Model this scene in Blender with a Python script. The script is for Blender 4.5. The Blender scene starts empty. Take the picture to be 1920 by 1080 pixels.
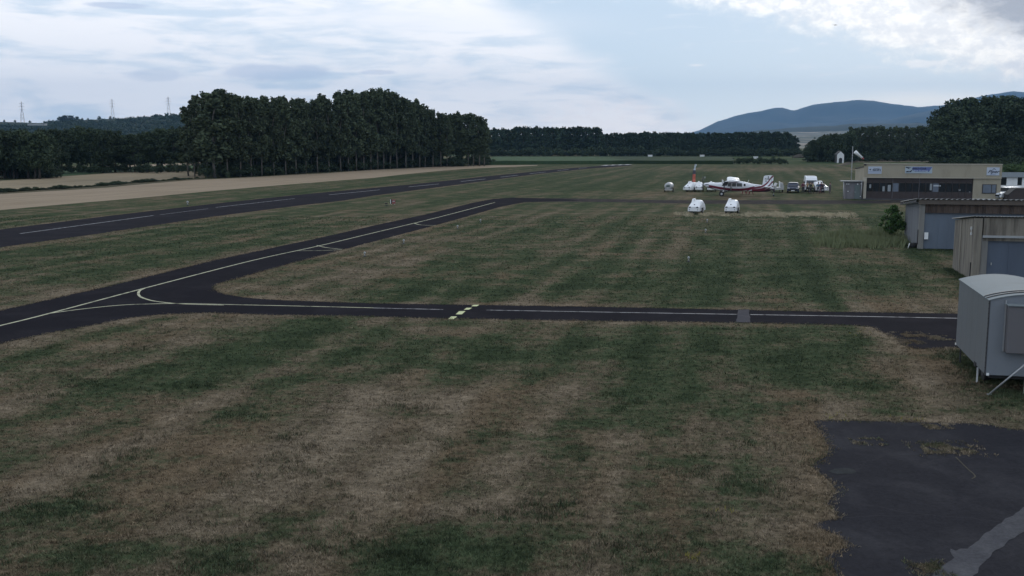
import bpy, bmesh, math, random
import numpy as np
from mathutils import Vector, Matrix, noise
from mathutils.geometry import tessellate_polygon

R = math.radians
S = bpy.context.scene
COL = S.collection
RNG = np.random.default_rng(7)
random.seed(7)

# ------------------------------------------------------------------ camera
CAM_H, PITCH, FPX = 7.8, math.atan(272.0 / 1920.0), 1920.0
cam = bpy.data.cameras.new('camera')
cam.sensor_width = 36.0
cam.lens = 36.0
cam.clip_start = 0.2
cam.clip_end = 60000.0
camo = bpy.data.objects.new('camera', cam)
COL.objects.link(camo)
camo.location = (0, 0, CAM_H)
camo.rotation_euler = (math.pi / 2 - PITCH, 0, 0)
S.camera = camo

# ------------------------------------------------------------------ node helpers
class G_:
    """tiny expression helper over a node tree"""
    def __init__(self, nt):
        self.nt = nt; self.n = nt.nodes; self.l = nt.links
    def new(self, t, **kw):
        nd = self.n.new(t)
        for k, v in kw.items(): setattr(nd, k, v)
        return nd
    def put(self, sock, v):
        if v is None: return
        if isinstance(v, bpy.types.NodeSocket): self.l.new(v, sock)
        else:
            if isinstance(v, (tuple, list)) and len(v) == 3 and sock.type == 'RGBA': v = tuple(v) + (1.0,)
            sock.default_value = v
    def m(self, op, a, b=None, c=None, clamp=False):
        nd = self.new('ShaderNodeMath', operation=op, use_clamp=clamp)
        self.put(nd.inputs[0], a); self.put(nd.inputs[1], b); self.put(nd.inputs[2], c)
        return nd.outputs[0]
    def add(self, a, b): return self.m('ADD', a, b)
    def sub(self, a, b): return self.m('SUBTRACT', a, b)
    def mul(self, a, b, clamp=False): return self.m('MULTIPLY', a, b, clamp=clamp)
    def vec(self, x, y, z=0.0):
        nd = self.new('ShaderNodeCombineXYZ')
        for s, v in zip(nd.inputs, (x, y, z)): self.put(s, v)
        return nd.outputs[0]
    def sep(self, v):
        nd = self.new('ShaderNodeSeparateXYZ'); self.put(nd.inputs[0], v); return nd.outputs
    def noise(self, v, scale=1.0, detail=3.0, rough=0.55, dist=0.0, col=False):
        nd = self.new('ShaderNodeTexNoise')
        self.put(nd.inputs['Vector'], v); nd.inputs['Scale'].default_value = scale
        nd.inputs['Detail'].default_value = detail; nd.inputs['Roughness'].default_value = rough
        nd.inputs['Distortion'].default_value = dist
        return nd.outputs['Color' if col else 'Fac']
    def step(self, x, a, b):
        nd = self.new('ShaderNodeMapRange', interpolation_type='SMOOTHSTEP')
        self.put(nd.inputs['Value'], x); nd.inputs['From Min'].default_value = a; nd.inputs['From Max'].default_value = b
        return nd.outputs[0]
    def mix(self, f, a, b):
        nd = self.new('ShaderNodeMix', data_type='RGBA')
        self.put(nd.inputs[0], f); self.put(nd.inputs[6], a); self.put(nd.inputs[7], b)
        return nd.outputs[2]
    def mulc(self, c, f):
        nd = self.new('ShaderNodeVectorMath', operation='SCALE'); self.put(nd.inputs[0], c); self.put(nd.inputs['Scale'], f)
        return nd.outputs[0]
    def ramp(self, f, stops):
        nd = self.new('ShaderNodeValToRGB'); self.put(nd.inputs[0], f)
        e = nd.color_ramp.elements
        while len(e) < len(stops): e.new(0.5)
        for el, (p, c) in zip(e, stops): el.position = p; el.color = tuple(c) + (1.0,)
        return nd.outputs[0]
    def gauss(self, dx, dy):
        r = self.add(self.mul(dx, dx), self.mul(dy, dy))
        return self.m('POWER', 2.71828, self.mul(r, -1.0))

# ------------------------------------------------------------------ world: Nishita sky behind broken evening cloud
SUN_AZ, SUN_EL = R(24), R(19)
W = bpy.data.worlds.new('World'); S.world = W; W.use_nodes = True
g = G_(W.node_tree); g.n.clear()
tc = g.new('ShaderNodeTexCoord')
x, y, z = g.sep(tc.outputs['Generated'])
A = g.mul(g.m('ARCTAN2', x, y), 57.2958)
E = g.mul(g.m('ARCSINE', z), 57.2958)
sky = g.new('ShaderNodeTexSky', sky_type='NISHITA', sun_disc=False)
sky.sun_elevation = SUN_EL; sky.sun_rotation = SUN_AZ
sky.air_density = 1.0; sky.dust_density = 0.8; sky.ozone_density = 1.5
bg1 = g.new('ShaderNodeBackground'); bg1.inputs['Strength'].default_value = 0.09
g.l.new(sky.outputs[0], bg1.inputs[0])
# thin streaky cirrus, drawn in azimuth / elevation degrees
n1 = g.noise(g.vec(g.mul(A, .13), g.mul(E, .62), 3.1), 1.0, 7, .55, .9)
n2 = g.noise(g.vec(g.mul(A, .30), g.mul(E, 1.9), 7.7), 1.0, 6, .6, .6)
n3 = g.noise(g.vec(g.mul(A, .55), g.mul(E, 1.1), 11.3), 1.0, 8, .62, .3)
puff = g.noise(g.vec(g.mul(A, 1.1), g.mul(E, 1.7), 1.3), 1.0, 9, .66, .2)
L = g.sub(A, g.add(1.8, g.mul(g.sub(6.2, E), 1.55)))
left = g.step(g.add(L, g.mul(g.sub(n1, .5), 5.0)), 1.5, -2.0)
cir = g.step(g.add(g.mul(n1, .62), g.mul(n2, .38)), .36, .56)
veil = (0.50, 0.615, 0.735)
white = (0.97, 0.95, 0.96)
pale = (0.62, 0.74, 0.86)
grad = g.step(E, 7.5, 0.3)
c0 = g.mix(grad, veil, (0.76, 0.87, 0.925))
c1 = g.mix(g.mul(left, .95), c0, g.mix(cir, (0.62, 0.71, 0.81), white))
# faint wisps everywhere
wisp = g.mul(g.step(n2, .56, .76), g.step(E, .2, 1.5))
c1 = g.mix(g.mul(wisp, .45), c1, (0.86, 0.86, 0.90))
# soft grey flat cloud on the left, and its small companion
def spot(a, e, ra, re, amp=1.0, k=1.0):
    q = g.gauss(g.mul(g.sub(A, a), 1 / ra), g.mul(g.sub(E, e), 1 / re))
    return g.mul(g.step(g.add(g.mul(q, k), g.mul(g.sub(n3, .5), .9)), .42, .75), amp)
c1 = g.mix(spot(-12.6, 3.75, 3.4, .55, .62), c1, (0.50, 0.57, 0.72))
c1 = g.mix(spot(-18.8, 3.5, 2.0, .45, .5), c1, (0.55, 0.61, 0.74))
c1 = g.mix(spot(-7.2, 3.8, 1.2, .18, .5), c1, (0.48, 0.55, 0.70))
c1 = g.mix(spot(-26.0, 7.1, 1.6, .22, .8), c1, (0.42, 0.50, 0.66))
c1 = g.mix(spot(-20.5, 6.9, 2.0, .22, .7), c1, (0.46, 0.53, 0.68))
# bright band, top middle-left
c1 = g.mix(g.mul(g.gauss(g.mul(g.add(g.add(A, 6.0), g.mul(g.sub(E, 7.0), 2.4)), 1 / 7.0), g.mul(g.sub(E, 6.6), 1 / .8)), .75), c1, (0.90, 0.90, 0.93))
# low cumulus line near the middle horizon
pf = g.step(puff, .46, .60)
c1 = g.mix(g.mul(g.mul(pf, g.gauss(g.mul(g.sub(A, 6.0), 1 / 3.0), g.mul(g.sub(E, 1.7), 1 / .75))), .75), c1, (0.93, 0.88, 0.88))
c1 = g.mix(g.mul(g.mul(pf, g.gauss(g.mul(g.sub(A, 1.0), 1 / 5.0), g.mul(g.sub(E, 1.3), 1 / .5))), .5), c1, (0.88, 0.84, 0.86))
# cumulus at the right edge
c1 = g.mix(g.mul(g.step(g.add(g.mul(g.gauss(g.mul(g.sub(A, 26.6), 1 / 2.3), g.mul(g.sub(E, 3.9), 1 / 1.0)), .8), g.mul(g.sub(puff, .5), .9)), .38, .58), .85), c1,
           g.mix(g.step(n3, .40, .62), (0.62, 0.66, 0.74), (1.0, .98, .94)))
c1 = g.mix(g.mul(g.step(g.add(g.mul(g.gauss(g.mul(g.sub(A, 21.6), 1 / 2.0), g.mul(g.sub(E, 4.0), 1 / .35)), .7), g.mul(g.sub(puff, .5), .9)), .40, .6), .7), c1, (0.93, .92, .92))
c1 = g.mix(g.mul(g.gauss(g.mul(g.sub(A, 10.0), 1 / .35), g.mul(g.sub(E, 4.15), 1 / .06)), .8), c1, (0.95, .93, .93))
# pale glow over the mountains (thin bright cloud)
c1 = g.mix(g.mul(g.gauss(g.mul(g.sub(A, 21.5), 1 / 3.8), g.mul(g.sub(E, 2.15), 1 / .4)), .85), c1, (0.97, 0.97, 0.93))
# sun-lit ragged bank, top right, darkening upwards
Tq = g.add(g.sub(E, g.sub(7.3, g.mul(g.sub(A, 10.0), .27))), g.add(g.mul(g.sub(n3, .5), 3.2), g.mul(g.sub(puff, .5), 1.6)))
bankm = g.mul(g.step(Tq, -.6, 1.1), g.step(A, 2.0, 11.0))
bank = g.mix(g.step(g.add(Tq, g.mul(g.sub(A, 20), .14)), 2.4, 4.3), g.mix(g.step(puff, .38, .66), (0.74, 0.76, 0.80), (1.08, 1.05, 1.0)), (0.20, 0.23, 0.30))
c1 = g.mix(g.mul(bankm, .92), c1, bank)
# the layer goes on overhead and behind as grey broken cloud
over = g.noise(g.vec(g.m('DIVIDE', x, g.add(z, .12)), g.m('DIVIDE', y, g.add(z, .12)), 0.0), 1.1, 6, .55, .3)
oc = g.mix(g.step(over, .38, .66), (0.43, 0.47, 0.555), (0.73, 0.80, 0.87))
away = g.mul(g.sub(1.0, g.add(g.mul(x, math.sin(SUN_AZ)), g.mul(y, math.cos(SUN_AZ)))), .5)
c1 = g.mix(g.mul(g.step(E, 8.5, 20.0), .85), c1, oc)
c1 = g.mix(g.mul(g.step(away, .30, .85), .75), c1, g.mix(g.step(over, .35, .65), (0.42, 0.48, 0.57), (0.66, 0.73, 0.82)))
c1 = g.mix(g.step(E, -.2, -3.0), c1, (0.20, 0.23, 0.25))
bg2 = g.new('ShaderNodeBackground'); bg2.inputs['Strength'].default_value = 0.83
g.l.new(c1, bg2.inputs[0])
mx = g.new('ShaderNodeMixShader'); mx.inputs[0].default_value = 0.94
g.l.new(bg1.outputs[0], mx.inputs[1]); g.l.new(bg2.outputs[0], mx.inputs[2])
wo = g.new('ShaderNodeOutputWorld'); g.l.new(mx.outputs[0], wo.inputs[0])

# ------------------------------------------------------------------ sun (behind the cloud: weak and soft)
sd = Vector((math.sin(SUN_AZ) * math.cos(SUN_EL), math.cos(SUN_AZ) * math.cos(SUN_EL), math.sin(SUN_EL)))
sl = bpy.data.lights.new('sun', 'SUN'); sl.energy = 0.5; sl.angle = R(14); sl.color = (1.0, .95, .88)
so = bpy.data.objects.new('sun', sl); COL.objects.link(so)
so.rotation_euler = sd.to_track_quat('Z', 'Y').to_euler()
S.view_settings.view_transform = 'Standard'; S.view_settings.look = 'None'
S.view_settings.gamma = 1.0; S.view_settings.use_curve_mapping = False
S.view_settings.exposure = 0.76
S.cycles.max_bounces = 5; S.cycles.volume_bounces = 0; S.cycles.transparent_max_bounces = 6
S.cycles.diffuse_bounces = 2

# ------------------------------------------------------------------ geometry helpers
CP, SP = math.cos(PITCH), math.sin(PITCH)
def ray(px, py):
    return Vector((px - 960.0, FPX * CP + (540.0 - py) * SP, -FPX * SP + (540.0 - py) * CP))
def G(px, py, z=0.0):
    r = ray(px, py); t = (z - CAM_H) / r.z
    return Vector((r.x * t, r.y * t, z))
def AT(px, py, D):
    r = ray(px, py); t = D / r.y
    return Vector((r.x * t, D, CAM_H + r.z * t))
def ppm(p):   # photograph pixels per metre at a ground point
    return FPX / (p[1] * CP + (CAM_H - p[2]) * SP)

def mesh_np(name, verts, faces, nper):
    me = bpy.data.meshes.new(name)
    nv, nf = len(verts), len(faces)
    me.vertices.add(nv); me.vertices.foreach_set('co', np.asarray(verts, np.float32).ravel())
    me.loops.add(nf * nper); me.loops.foreach_set('vertex_index', np.asarray(faces, np.int32).ravel())
    me.polygons.add(nf); me.polygons.foreach_set('loop_start', np.arange(nf, dtype=np.int32) * nper)
    me.update(calc_edges=True)
    return me
def tag(o, label=None, cat=None, group=None, kind=None):
    if label: o['label'] = label
    if cat: o['category'] = cat
    if group: o['group'] = group
    if kind: o['kind'] = kind
    return o
def obj(name, data, parent=None, mat=None, loc=None, rotz=None):
    o = bpy.data.objects.new(name, data); COL.objects.link(o)
    if mat is not None and data is not None and len(data.materials) == 0:
        for m_ in (mat if isinstance(mat, (list, tuple)) else [mat]): data.materials.append(m_)
    if parent is not None: o.parent = parent
    if loc is not None: o.location = loc
    if rotz is not None: o.rotation_euler = (0, 0, rotz)
    return o
def thing(name, label, cat, loc, rotz=0.0, group=None):
    o = obj(name, None, None, None, loc, rotz); o.empty_display_size = .3
    return tag(o, label, cat, group)
def copy_tree(o, parent=None):
    c = o.copy(); COL.objects.link(c)
    if parent is not None: c.parent = parent
    for ch in o.children: copy_tree(ch, c)
    return c

class MB:
    def __init__(self): self.v = []; self.f = []; self.mi = []; self.sm = []
    def _add(self, vs, fs, mi=0, sm=False, M=None):
        b = len(self.v)
        self.v += [tuple(M @ Vector(p)) if M else tuple(p) for p in vs]
        for f in fs: self.f.append([b + i for i in f]); self.mi.append(mi); self.sm.append(sm)
        return self
    def box(self, c, s, mi=0, M=None, rz=0.0):
        hx, hy, hz = s[0] / 2, s[1] / 2, s[2] / 2
        ca, sa = math.cos(rz), math.sin(rz)
        vs = []
        for dx, dy, dz in ((-1,-1,-1),(1,-1,-1),(1,1,-1),(-1,1,-1),(-1,-1,1),(1,-1,1),(1,1,1),(-1,1,1)):
            X, Y = dx * hx, dy * hy
            vs.append((c[0] + X * ca - Y * sa, c[1] + X * sa + Y * ca, c[2] + dz * hz))
        return self._add(vs, [(0,3,2,1),(4,5,6,7),(0,1,5,4),(1,2,6,5),(2,3,7,6),(3,0,4,7)], mi, False, M)
    def tube(self, pts, rad, n=8, mi=0, M=None, cap=True):
        pts = [Vector(p) for p in pts]
        if not isinstance(rad, (list, tuple)): rad = [rad] * len(pts)
        vs = []
        for i, p in enumerate(pts):
            d = (pts[min(i + 1, len(pts) - 1)] - pts[max(i - 1, 0)]).normalized()
            a = d.orthogonal().normalized() if abs(d.z) < .9 else Vector((1, 0, 0))
            a = (a - d * a.dot(d)).normalized(); b = d.cross(a)
            for k in range(n):
                t = 2 * math.pi * k / n
                vs.append(p + (a * math.cos(t) + b * math.sin(t)) * rad[i])
        fs = []
        for i in range(len(pts) - 1):
            for k in range(n):
                k2 = (k + 1) % n
                fs.append((i * n + k, i * n + k2, (i + 1) * n + k2, (i + 1) * n + k))
        self._add(vs, fs, mi, True, M)
        if cap:
            b = len(self.v) - len(vs)
            self.f.append([b + k for k in range(n)][::-1]); self.mi.append(mi); self.sm.append(False)
            e = b + (len(pts) - 1) * n
            self.f.append([e + k for k in range(n)]); self.mi.append(mi); self.sm.append(False)
        return self
    def loft(self, rings, mi=0, cap=True, sm=True, M=None):
        n = len(rings[0]); vs = [p for r_ in rings for p in r_]; fs = []
        for i in range(len(rings) - 1):
            for k in range(n):
                k2 = (k + 1) % n
                fs.append((i * n + k, i * n + k2, (i + 1) * n + k2, (i + 1) * n + k))
        self._add(vs, fs, mi, sm, M)
        if cap:
            b = len(self.v) - len(vs); e = b + (len(rings) - 1) * n
            self.f.append([b + k for k in range(n)][::-1]); self.mi.append(mi); self.sm.append(False)
            self.f.append([e + k for k in range(n)]); self.mi.append(mi); self.sm.append(False)
        return self
    def prism(self, prof, a, b, axis='y', mi=0, M=None):
        """profile points (p,q) extruded from a to b along axis; axis y: (x,z); axis x: (y,z); axis z: (x,y)"""
        def P(p, q, t): return {'y': (p, t, q), 'x': (t, p, q), 'z': (p, q, t)}[axis]
        n = len(prof)
        vs = [P(p, q, a) for p, q in prof] + [P(p, q, b) for p, q in prof]
        fs = [tuple(range(n))[::-1], tuple(range(n, 2 * n))] + [(i, (i + 1) % n, n + (i + 1) % n, n + i) for i in range(n)]
        return self._add(vs, fs, mi, False, M)
    def build(self, name, mat, parent=None, bevel=0.0, seg=2):
        me = bpy.data.meshes.new(name)
        me.from_pydata(self.v, [], self.f)
        me.polygons.foreach_set('material_index', self.mi)
        me.polygons.foreach_set('use_smooth', self.sm)
        bm = bmesh.new(); bm.from_mesh(me)
        if bevel:
            bmesh.ops.remove_doubles(bm, verts=bm.verts, dist=1e-5)
            bmesh.ops.recalc_face_normals(bm, faces=bm.faces)
            es = [e for e in bm.edges if len(e.link_faces) == 2 and e.calc_face_angle(0) > .5]
            bmesh.ops.bevel(bm, geom=es, offset=bevel, segments=seg, affect='EDGES', profile=.5, clamp_overlap=True)
        bmesh.ops.recalc_face_normals(bm, faces=bm.faces)
        bm.to_mesh(me); bm.free()
        return obj(name, me, parent, mat)

# ------------------------------------------------------------------ materials
def base_mat(name):
    m_ = bpy.data.materials.new(name); m_.use_nodes = True
    gg = G_(m_.node_tree); p = m_.node_tree.nodes['Principled BSDF']
    return m_, gg, p
def paint(name, col, rough=.5, var=.12, scale=3.0, metal=0.0, dirt=None, dirt_amt=.3, stretch=(1, 1, 1), bump=0.0, spec=.5):
    """a plain finish with uneven tone and optional dirt, in object space"""
    m_, g, p = base_mat(name)
    oc = g.new('ShaderNodeTexCoord').outputs['Object']
    mp = g.new('ShaderNodeMapping'); mp.inputs['Scale'].default_value = stretch; g.l.new(oc, mp.inputs[0])
    v = mp.outputs[0]
    n = g.noise(v, scale, 5, .6)
    c = g.mix(n, tuple(k * (1 - var) for k in col), tuple(min(1, k * (1 + var)) for k in col))
    if dirt:
        d = g.noise(v, scale * .7, 6, .68, .4)
        c = g.mix(g.mul(g.step(d, .46, .72), dirt_amt), c, dirt)
    g.l.new(c, p.inputs['Base Color'])
    p.inputs['Roughness'].default_value = rough; p.inputs['Metallic'].default_value = metal
    p.inputs['Specular IOR Level'].default_value = spec
    if bump:
        b = g.new('ShaderNodeBump'); b.inputs['Strength'].default_value = bump; b.inputs['Distance'].default_value = .02
        g.l.new(g.noise(v, scale * 6, 4, .6), b.inputs['Height']); g.l.new(b.outputs[0], p.inputs['Normal'])
    return m_

def streaks(name, col, dark, amt=.6, freq=2.2, rough=.85, top=None):
    """weathered vertical streaks running down a wall"""
    m_, g, p = base_mat(name)
    X, Y, Z = g.sep(g.new('ShaderNodeTexCoord').outputs['Object'])
    v = g.vec(g.mul(X, freq), g.mul(Y, freq), g.mul(Z, .22))
    s1 = g.noise(v, 1.0, 5, .6, .2)
    s2 = g.noise(g.vec(g.mul(X, freq * 4), g.mul(Y, freq * 4), g.mul(Z, .5)), 1.0, 4, .6)
    f = g.step(g.add(g.mul(s1, .7), g.mul(s2, .3)), .44, .64)
    big = g.noise(g.vec(X, Y, Z), .9, 5, .6)
    c = g.mix(g.mul(f, amt), col, dark)
    c = g.mix(g.mul(big, .35), c, tuple(k * .62 for k in col))
    g.l.new(c, p.inputs['Base Color']); p.inputs['Roughness'].default_value = rough
    b = g.new('ShaderNodeBump'); b.inputs['Strength'].default_value = .35; b.inputs['Distance'].default_value = .01
    g.l.new(g.noise(g.vec(X, Y, Z), 14, 4, .6), b.inputs['Height']); g.l.new(b.outputs[0], p.inputs['Normal'])
    return m_

STRIPE_A = R(13.0)
def grass_color(g, dry, fine=1.0):
    """mown meadow colour from world position and a dryness value"""
    P = g.new('ShaderNodeNewGeometry').outputs['Position']
    X, Y, Z = g.sep(P)
    U = g.sub(g.mul(X, math.cos(STRIPE_A)), g.mul(Y, math.sin(STRIPE_A)))
    V = g.add(g.mul(X, math.sin(STRIPE_A)), g.mul(Y, math.cos(STRIPE_A)))
    wob = g.noise(g.vec(X, Y), .06, 2, .5)
    U2 = g.add(U, g.mul(g.sub(wob, .5), 3.0))
    st1 = g.noise(g.vec(g.mul(U2, .34), g.mul(V, .010), 1.0), 1.0, 1, .5)
    st2 = g.noise(g.vec(g.mul(U2, 1.7), g.mul(V, .05), 4.0), 1.0, 3, .6)
    amp = g.add(.35, g.mul(g.step(g.noise(g.vec(X, Y), .07, 2, .5), .38, .62), .9))
    mow = g.mul(g.m('SINE', g.add(g.mul(U2, 2.35), g.mul(g.noise(g.vec(g.mul(U, .5), g.mul(V, .08), 6.0), 1.0, 3, .6), 3.0))), g.mul(amp, g.sub(1.0, g.mul(g.step(Y, 85, 170), .75))))
    st = g.add(g.mul(g.sub(st1, .5), .75), g.add(g.mul(g.sub(st2, .5), .35), g.mul(mow, .075)))
    mid = g.sub(g.noise(g.vec(g.mul(X, .62), g.mul(Y, .8)), .55, 7, .66, .1), .5)
    lump = g.sub(g.noise(g.vec(X, Y), 3.2, 5, .7, 0), .5)
    fn = g.sub(g.noise(g.vec(X, Y), 17.0, 4, .75), .5)
    big = g.sub(g.noise(g.vec(X, Y), .16, 4, .6, .6), .5)
    f = g.add(dry, g.add(g.mul(st, 1.15), g.add(g.mul(mid, 1.8), g.add(g.mul(big, .7), g.add(g.mul(lump, 1.15), g.mul(fn, .7 * fine))))))
    c = g.ramp(f, [(0.0, (.036, .050, .026)), (.22, (.050, .066, .034)), (.42, (.074, .080, .045)), (.60, (.116, .098, .064)), (.80, (.148, .119, .082)), (1.0, (.190, .153, .108))])
    # reddish / grey swings of the dead grass and fine light-dark grain
    hue = g.noise(g.vec(g.mul(U2, .35), g.mul(V, .06), 9.0), 1.0, 3, .6)
    c = g.mix(g.mul(g.step(g.add(hue, g.mul(mow, -.05)), .44, .66), g.step(f, .35, .8)), c, g.mix(.48, c, (.140, .096, .056)))
    t1 = g.sub(g.noise(g.vec(g.mul(X, .75), Y), 7.5, 5, .8, 0), .5)
    t2 = g.sub(g.noise(g.vec(g.mul(X, .55), Y), 1.7, 6, .78, 0), .5)
    tone = g.m('MAXIMUM', .35, g.add(g.add(1.0, g.mul(mow, .07)), g.add(g.mul(t1, 2.4), g.mul(t2, 1.8))))
    c = g.mulc(c, tone)
    return c, f, (X, Y, U, V), fn
def make_ground():
    m_, g, p = base_mat('meadow_ground')
    at = g.new('ShaderNodeAttribute', attribute_name='dry').outputs['Fac']
    c, f, (X, Y, U, V), fn = grass_color(g, at)
    far = g.step(Y, 330, 420)
    c = g.mix(g.mul(far, .8), c, g.ramp(g.noise(g.vec(X, Y), .012, 3, .5), [(.3, (.035, .062, .028)), (.5, (.055, .075, .035)), (.62, (.16, .135, .085)), (.75, (.08, .085, .05))]))
    g.l.new(c, p.inputs['Base Color']); p.inputs['Roughness'].default_value = .95
    p.inputs['Specular IOR Level'].default_value = .1; p.inputs['IOR'].default_value = 1.12
    b = g.new('ShaderNodeBump'); b.inputs['Strength'].default_value = .9; b.inputs['Distance'].default_value = .06
    g.l.new(g.noise(g.vec(X, Y), 11, 6, .75), b.inputs['Height']); g.l.new(b.outputs[0], p.inputs['Normal'])
    return m_
def make_blade():
    m_, g, p = base_mat('grass_blades')
    at = g.new('ShaderNodeAttribute', attribute_name='dry').outputs['Fac']
    c, f, _, fn = grass_color(g, at)
    c = g.mulc(c, g.add(.35, g.mul(g.new('ShaderNodeAttribute', attribute_name='tone').outputs['Fac'], 1.95)))
    g.l.new(c, p.inputs['Base Color']); p.inputs['Roughness'].default_value = .8
    p.inputs['Specular IOR Level'].default_value = .15
    return m_
def asphalt(name, col, lightcol, amt=.35, sc=1.0, crack=False):
    m_, g, p = base_mat(name)
    X, Y, Z = g.sep(g.new('ShaderNodeNewGeometry').outputs['Position'])
    V3 = g.vec(X, Y)
    big = g.noise(V3, .35 * sc, 5, .6, .5)
    fine = g.noise(V3, 11, 5, .9)
    mid = g.noise(V3, 4.0, 6, .72, .2)
    c = g.mix(g.mul(g.step(big, .42, .72), amt), col, lightcol)
    c = g.mulc(c, g.add(.10, g.add(g.mul(fine, 1.35), g.mul(mid, .75))))
    if crack:
        vo = g.new('ShaderNodeTexVoronoi', feature='DISTANCE_TO_EDGE'); vo.inputs['Scale'].default_value = .33
        g.l.new(g.vec(g.add(X, g.mul(mid, .7)), g.add(Y, g.mul(big, 1.2))), vo.inputs['Vector'])
        c = g.mix(g.mul(g.step(vo.outputs['Distance'], .012, .002), .5), c, lightcol)
    g.l.new(c, p.inputs['Base Color']); p.inputs['Roughness'].default_value = .95
    p.inputs['Specular IOR Level'].default_value = .12; p.inputs['IOR'].default_value = 1.10
    b = g.new('ShaderNodeBump'); b.inputs['Strength'].default_value = .5; b.inputs['Distance'].default_value = .01
    g.l.new(fine, b.inputs['Height']); g.l.new(b.outputs[0], p.inputs['Normal'])
    return m_
def worn_paint(name, col, under, wear=.5):
    m_, g, p = base_mat(name)
    X, Y, Z = g.sep(g.new('ShaderNodeNewGeometry').outputs['Position'])
    n = g.noise(g.vec(X, Y), 2.2, 7, .75)
    c = g.mix(g.step(n, wear + .12, wear - .04), under, col)
    g.l.new(c, p.inputs['Base Color']); p.inputs['Roughness'].default_value = .8
    return m_
def crop(name, stops, sx=.5, sy=.04, ang=R(16), fs=3.0):
    m_, g, p = base_mat(name)
    X, Y, Z = g.sep(g.new('ShaderNodeNewGeometry').outputs['Position'])
    U = g.sub(g.mul(X, math.cos(ang)), g.mul(Y, math.sin(ang)))
    V = g.add(g.mul(X, math.sin(ang)), g.mul(Y, math.cos(ang)))
    n = g.add(g.mul(g.noise(g.vec(g.mul(U, sx), g.mul(V, sy)), 1, 4, .6), .6), g.mul(g.noise(g.vec(X, Y), .05, 5, .6), .4))
    c = g.ramp(n, stops)
    c = g.mulc(c, g.add(.75, g.mul(g.noise(g.vec(X, Y, Z), fs, 5, .75), .5)))
    g.l.new(c, p.inputs['Base Color']); p.inputs['Roughness'].default_value = .95
    p.inputs['Specular IOR Level'].default_value = .05
    return m_
def leaves(name, a, b, tips=None):
    m_, g, p = base_mat(name)
    X, Y, Z = g.sep(g.new('ShaderNodeTexCoord').outputs['Object'])
    oi = g.new('ShaderNodeObjectInfo').outputs['Random']
    n = g.noise(g.vec(X, Y, Z), .45, 4, .6)
    sn = g.noise(g.vec(X, Y, Z), 4.0, 2, .6)
    c = g.mix(g.add(g.mul(n, .5), g.mul(sn, .5)), a, b)
    c = g.mulc(c, g.add(1.40, g.mul(oi, .95)))
    g.l.new(c, p.inputs['Base Color']); p.inputs['Roughness'].default_value = .75
    p.inputs['Specular IOR Level'].default_value = .12
    return m_

M = {}
M['ground'] = make_ground(); M['blade'] = make_blade()
M['tarmac'] = asphalt('taxiway_tarmac', (.0150, .0144, .0176), (.029, .027, .031), .45)
M['runway'] = asphalt('runway_tarmac', (.0195, .0188, .0224), (.034, .032, .0355), .5)
M['pad'] = asphalt('old_pad_tarmac', (.0255, .0252, .0290), (.044, .043, .047), .6, 1.6, True)
M['patch'] = asphalt('grey_patch_tarmac', (.062, .06, .066), (.085, .08, .085), .5, 3)
M['kerbcon'] = asphalt('weathered_concrete_strip', (.062, .062, .068), (.095, .095, .10), .6, 3)
M['gravel'] = asphalt('pale_gravel', (.06, .055, .045), (.12, .105, .085), .6, 2)
M['yellow'] = worn_paint('yellow_marking', (.46, .45, .30), (.12, .12, .08), .52)
M['yellow_bright'] = worn_paint('yellow_block_marking', (.58, .60, .32), (.2, .2, .12), .56)
M['whiteline'] = worn_paint('white_line_marking', (.42, .41, .41), (.09, .09, .10), .50)
M['runline'] = worn_paint('faint_runway_line', (.27, .27, .28), (.05, .05, .055), .50)
M['wheat'] = crop('ripe_wheat', [(.30, (.22, .17, .115)), (.48, (.275, .215, .15)), (.62, (.31, .245, .175))])
M['wheat2'] = crop('ripe_barley', [(.28, (.18, .145, .095)), (.5, (.26, .21, .14)), (.66, (.30, .245, .165))], .3, .03)
M['maize'] = crop('green_crop', [(.3, (.042, .072, .035)), (.5, (.055, .090, .045)), (.7, (.072, .105, .055))], .6, .05, R(5), 1.2)
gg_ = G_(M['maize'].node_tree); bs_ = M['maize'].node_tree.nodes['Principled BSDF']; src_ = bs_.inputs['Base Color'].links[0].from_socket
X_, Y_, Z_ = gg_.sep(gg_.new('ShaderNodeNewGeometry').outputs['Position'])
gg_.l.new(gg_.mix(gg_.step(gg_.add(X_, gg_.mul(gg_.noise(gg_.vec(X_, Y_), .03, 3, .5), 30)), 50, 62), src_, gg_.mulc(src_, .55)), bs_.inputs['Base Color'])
M['leaf_poplar'] = leaves('poplar_leaves', (.024, .034, .021), (.050, .062, .034))
M['leaf_dark'] = leaves('dark_leaves', (.018, .028, .017), (.036, .048, .025))
M['leaf_green'] = leaves('fresh_leaves', (.026, .046, .018), (.058, .085, .034))
M['leaf_far'] = leaves('far_wood_leaves', (.020, .032, .022), (.034, .050, .030))
M['weed'] = leaves('weed_blades', (.045, .082, .038), (.165, .155, .09))
M['straw'] = leaves('straw_blades', (.18, .155, .105), (.33, .285, .20))
M['bark'] = paint('pale_bark', (.16, .145, .125), .9, .3, 1.2, stretch=(2, 2, .6))
M['darkbark'] = paint('dark_bark', (.07, .06, .05), .9, .3, 1.2)
M['white'] = paint('white_gelcoat', (.86, .87, .88), .28, .05, 1.5, dirt=(.5, .48, .44), dirt_amt=.25)
M['offwhite'] = paint('silver_grey_shell', (.42, .43, .43), .45, .1, 1.5, dirt=(.25, .24, .22), dirt_amt=.4)
M['black'] = paint('black_rubber', (.018, .018, .019), .8, .2, 4)
M['darkgrey'] = paint('dark_grey_plastic', (.05, .05, .055), .6, .2, 4)
M['metal'] = paint('dull_metal', (.42, .43, .44), .5, .15, 4, metal=.6)
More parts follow.
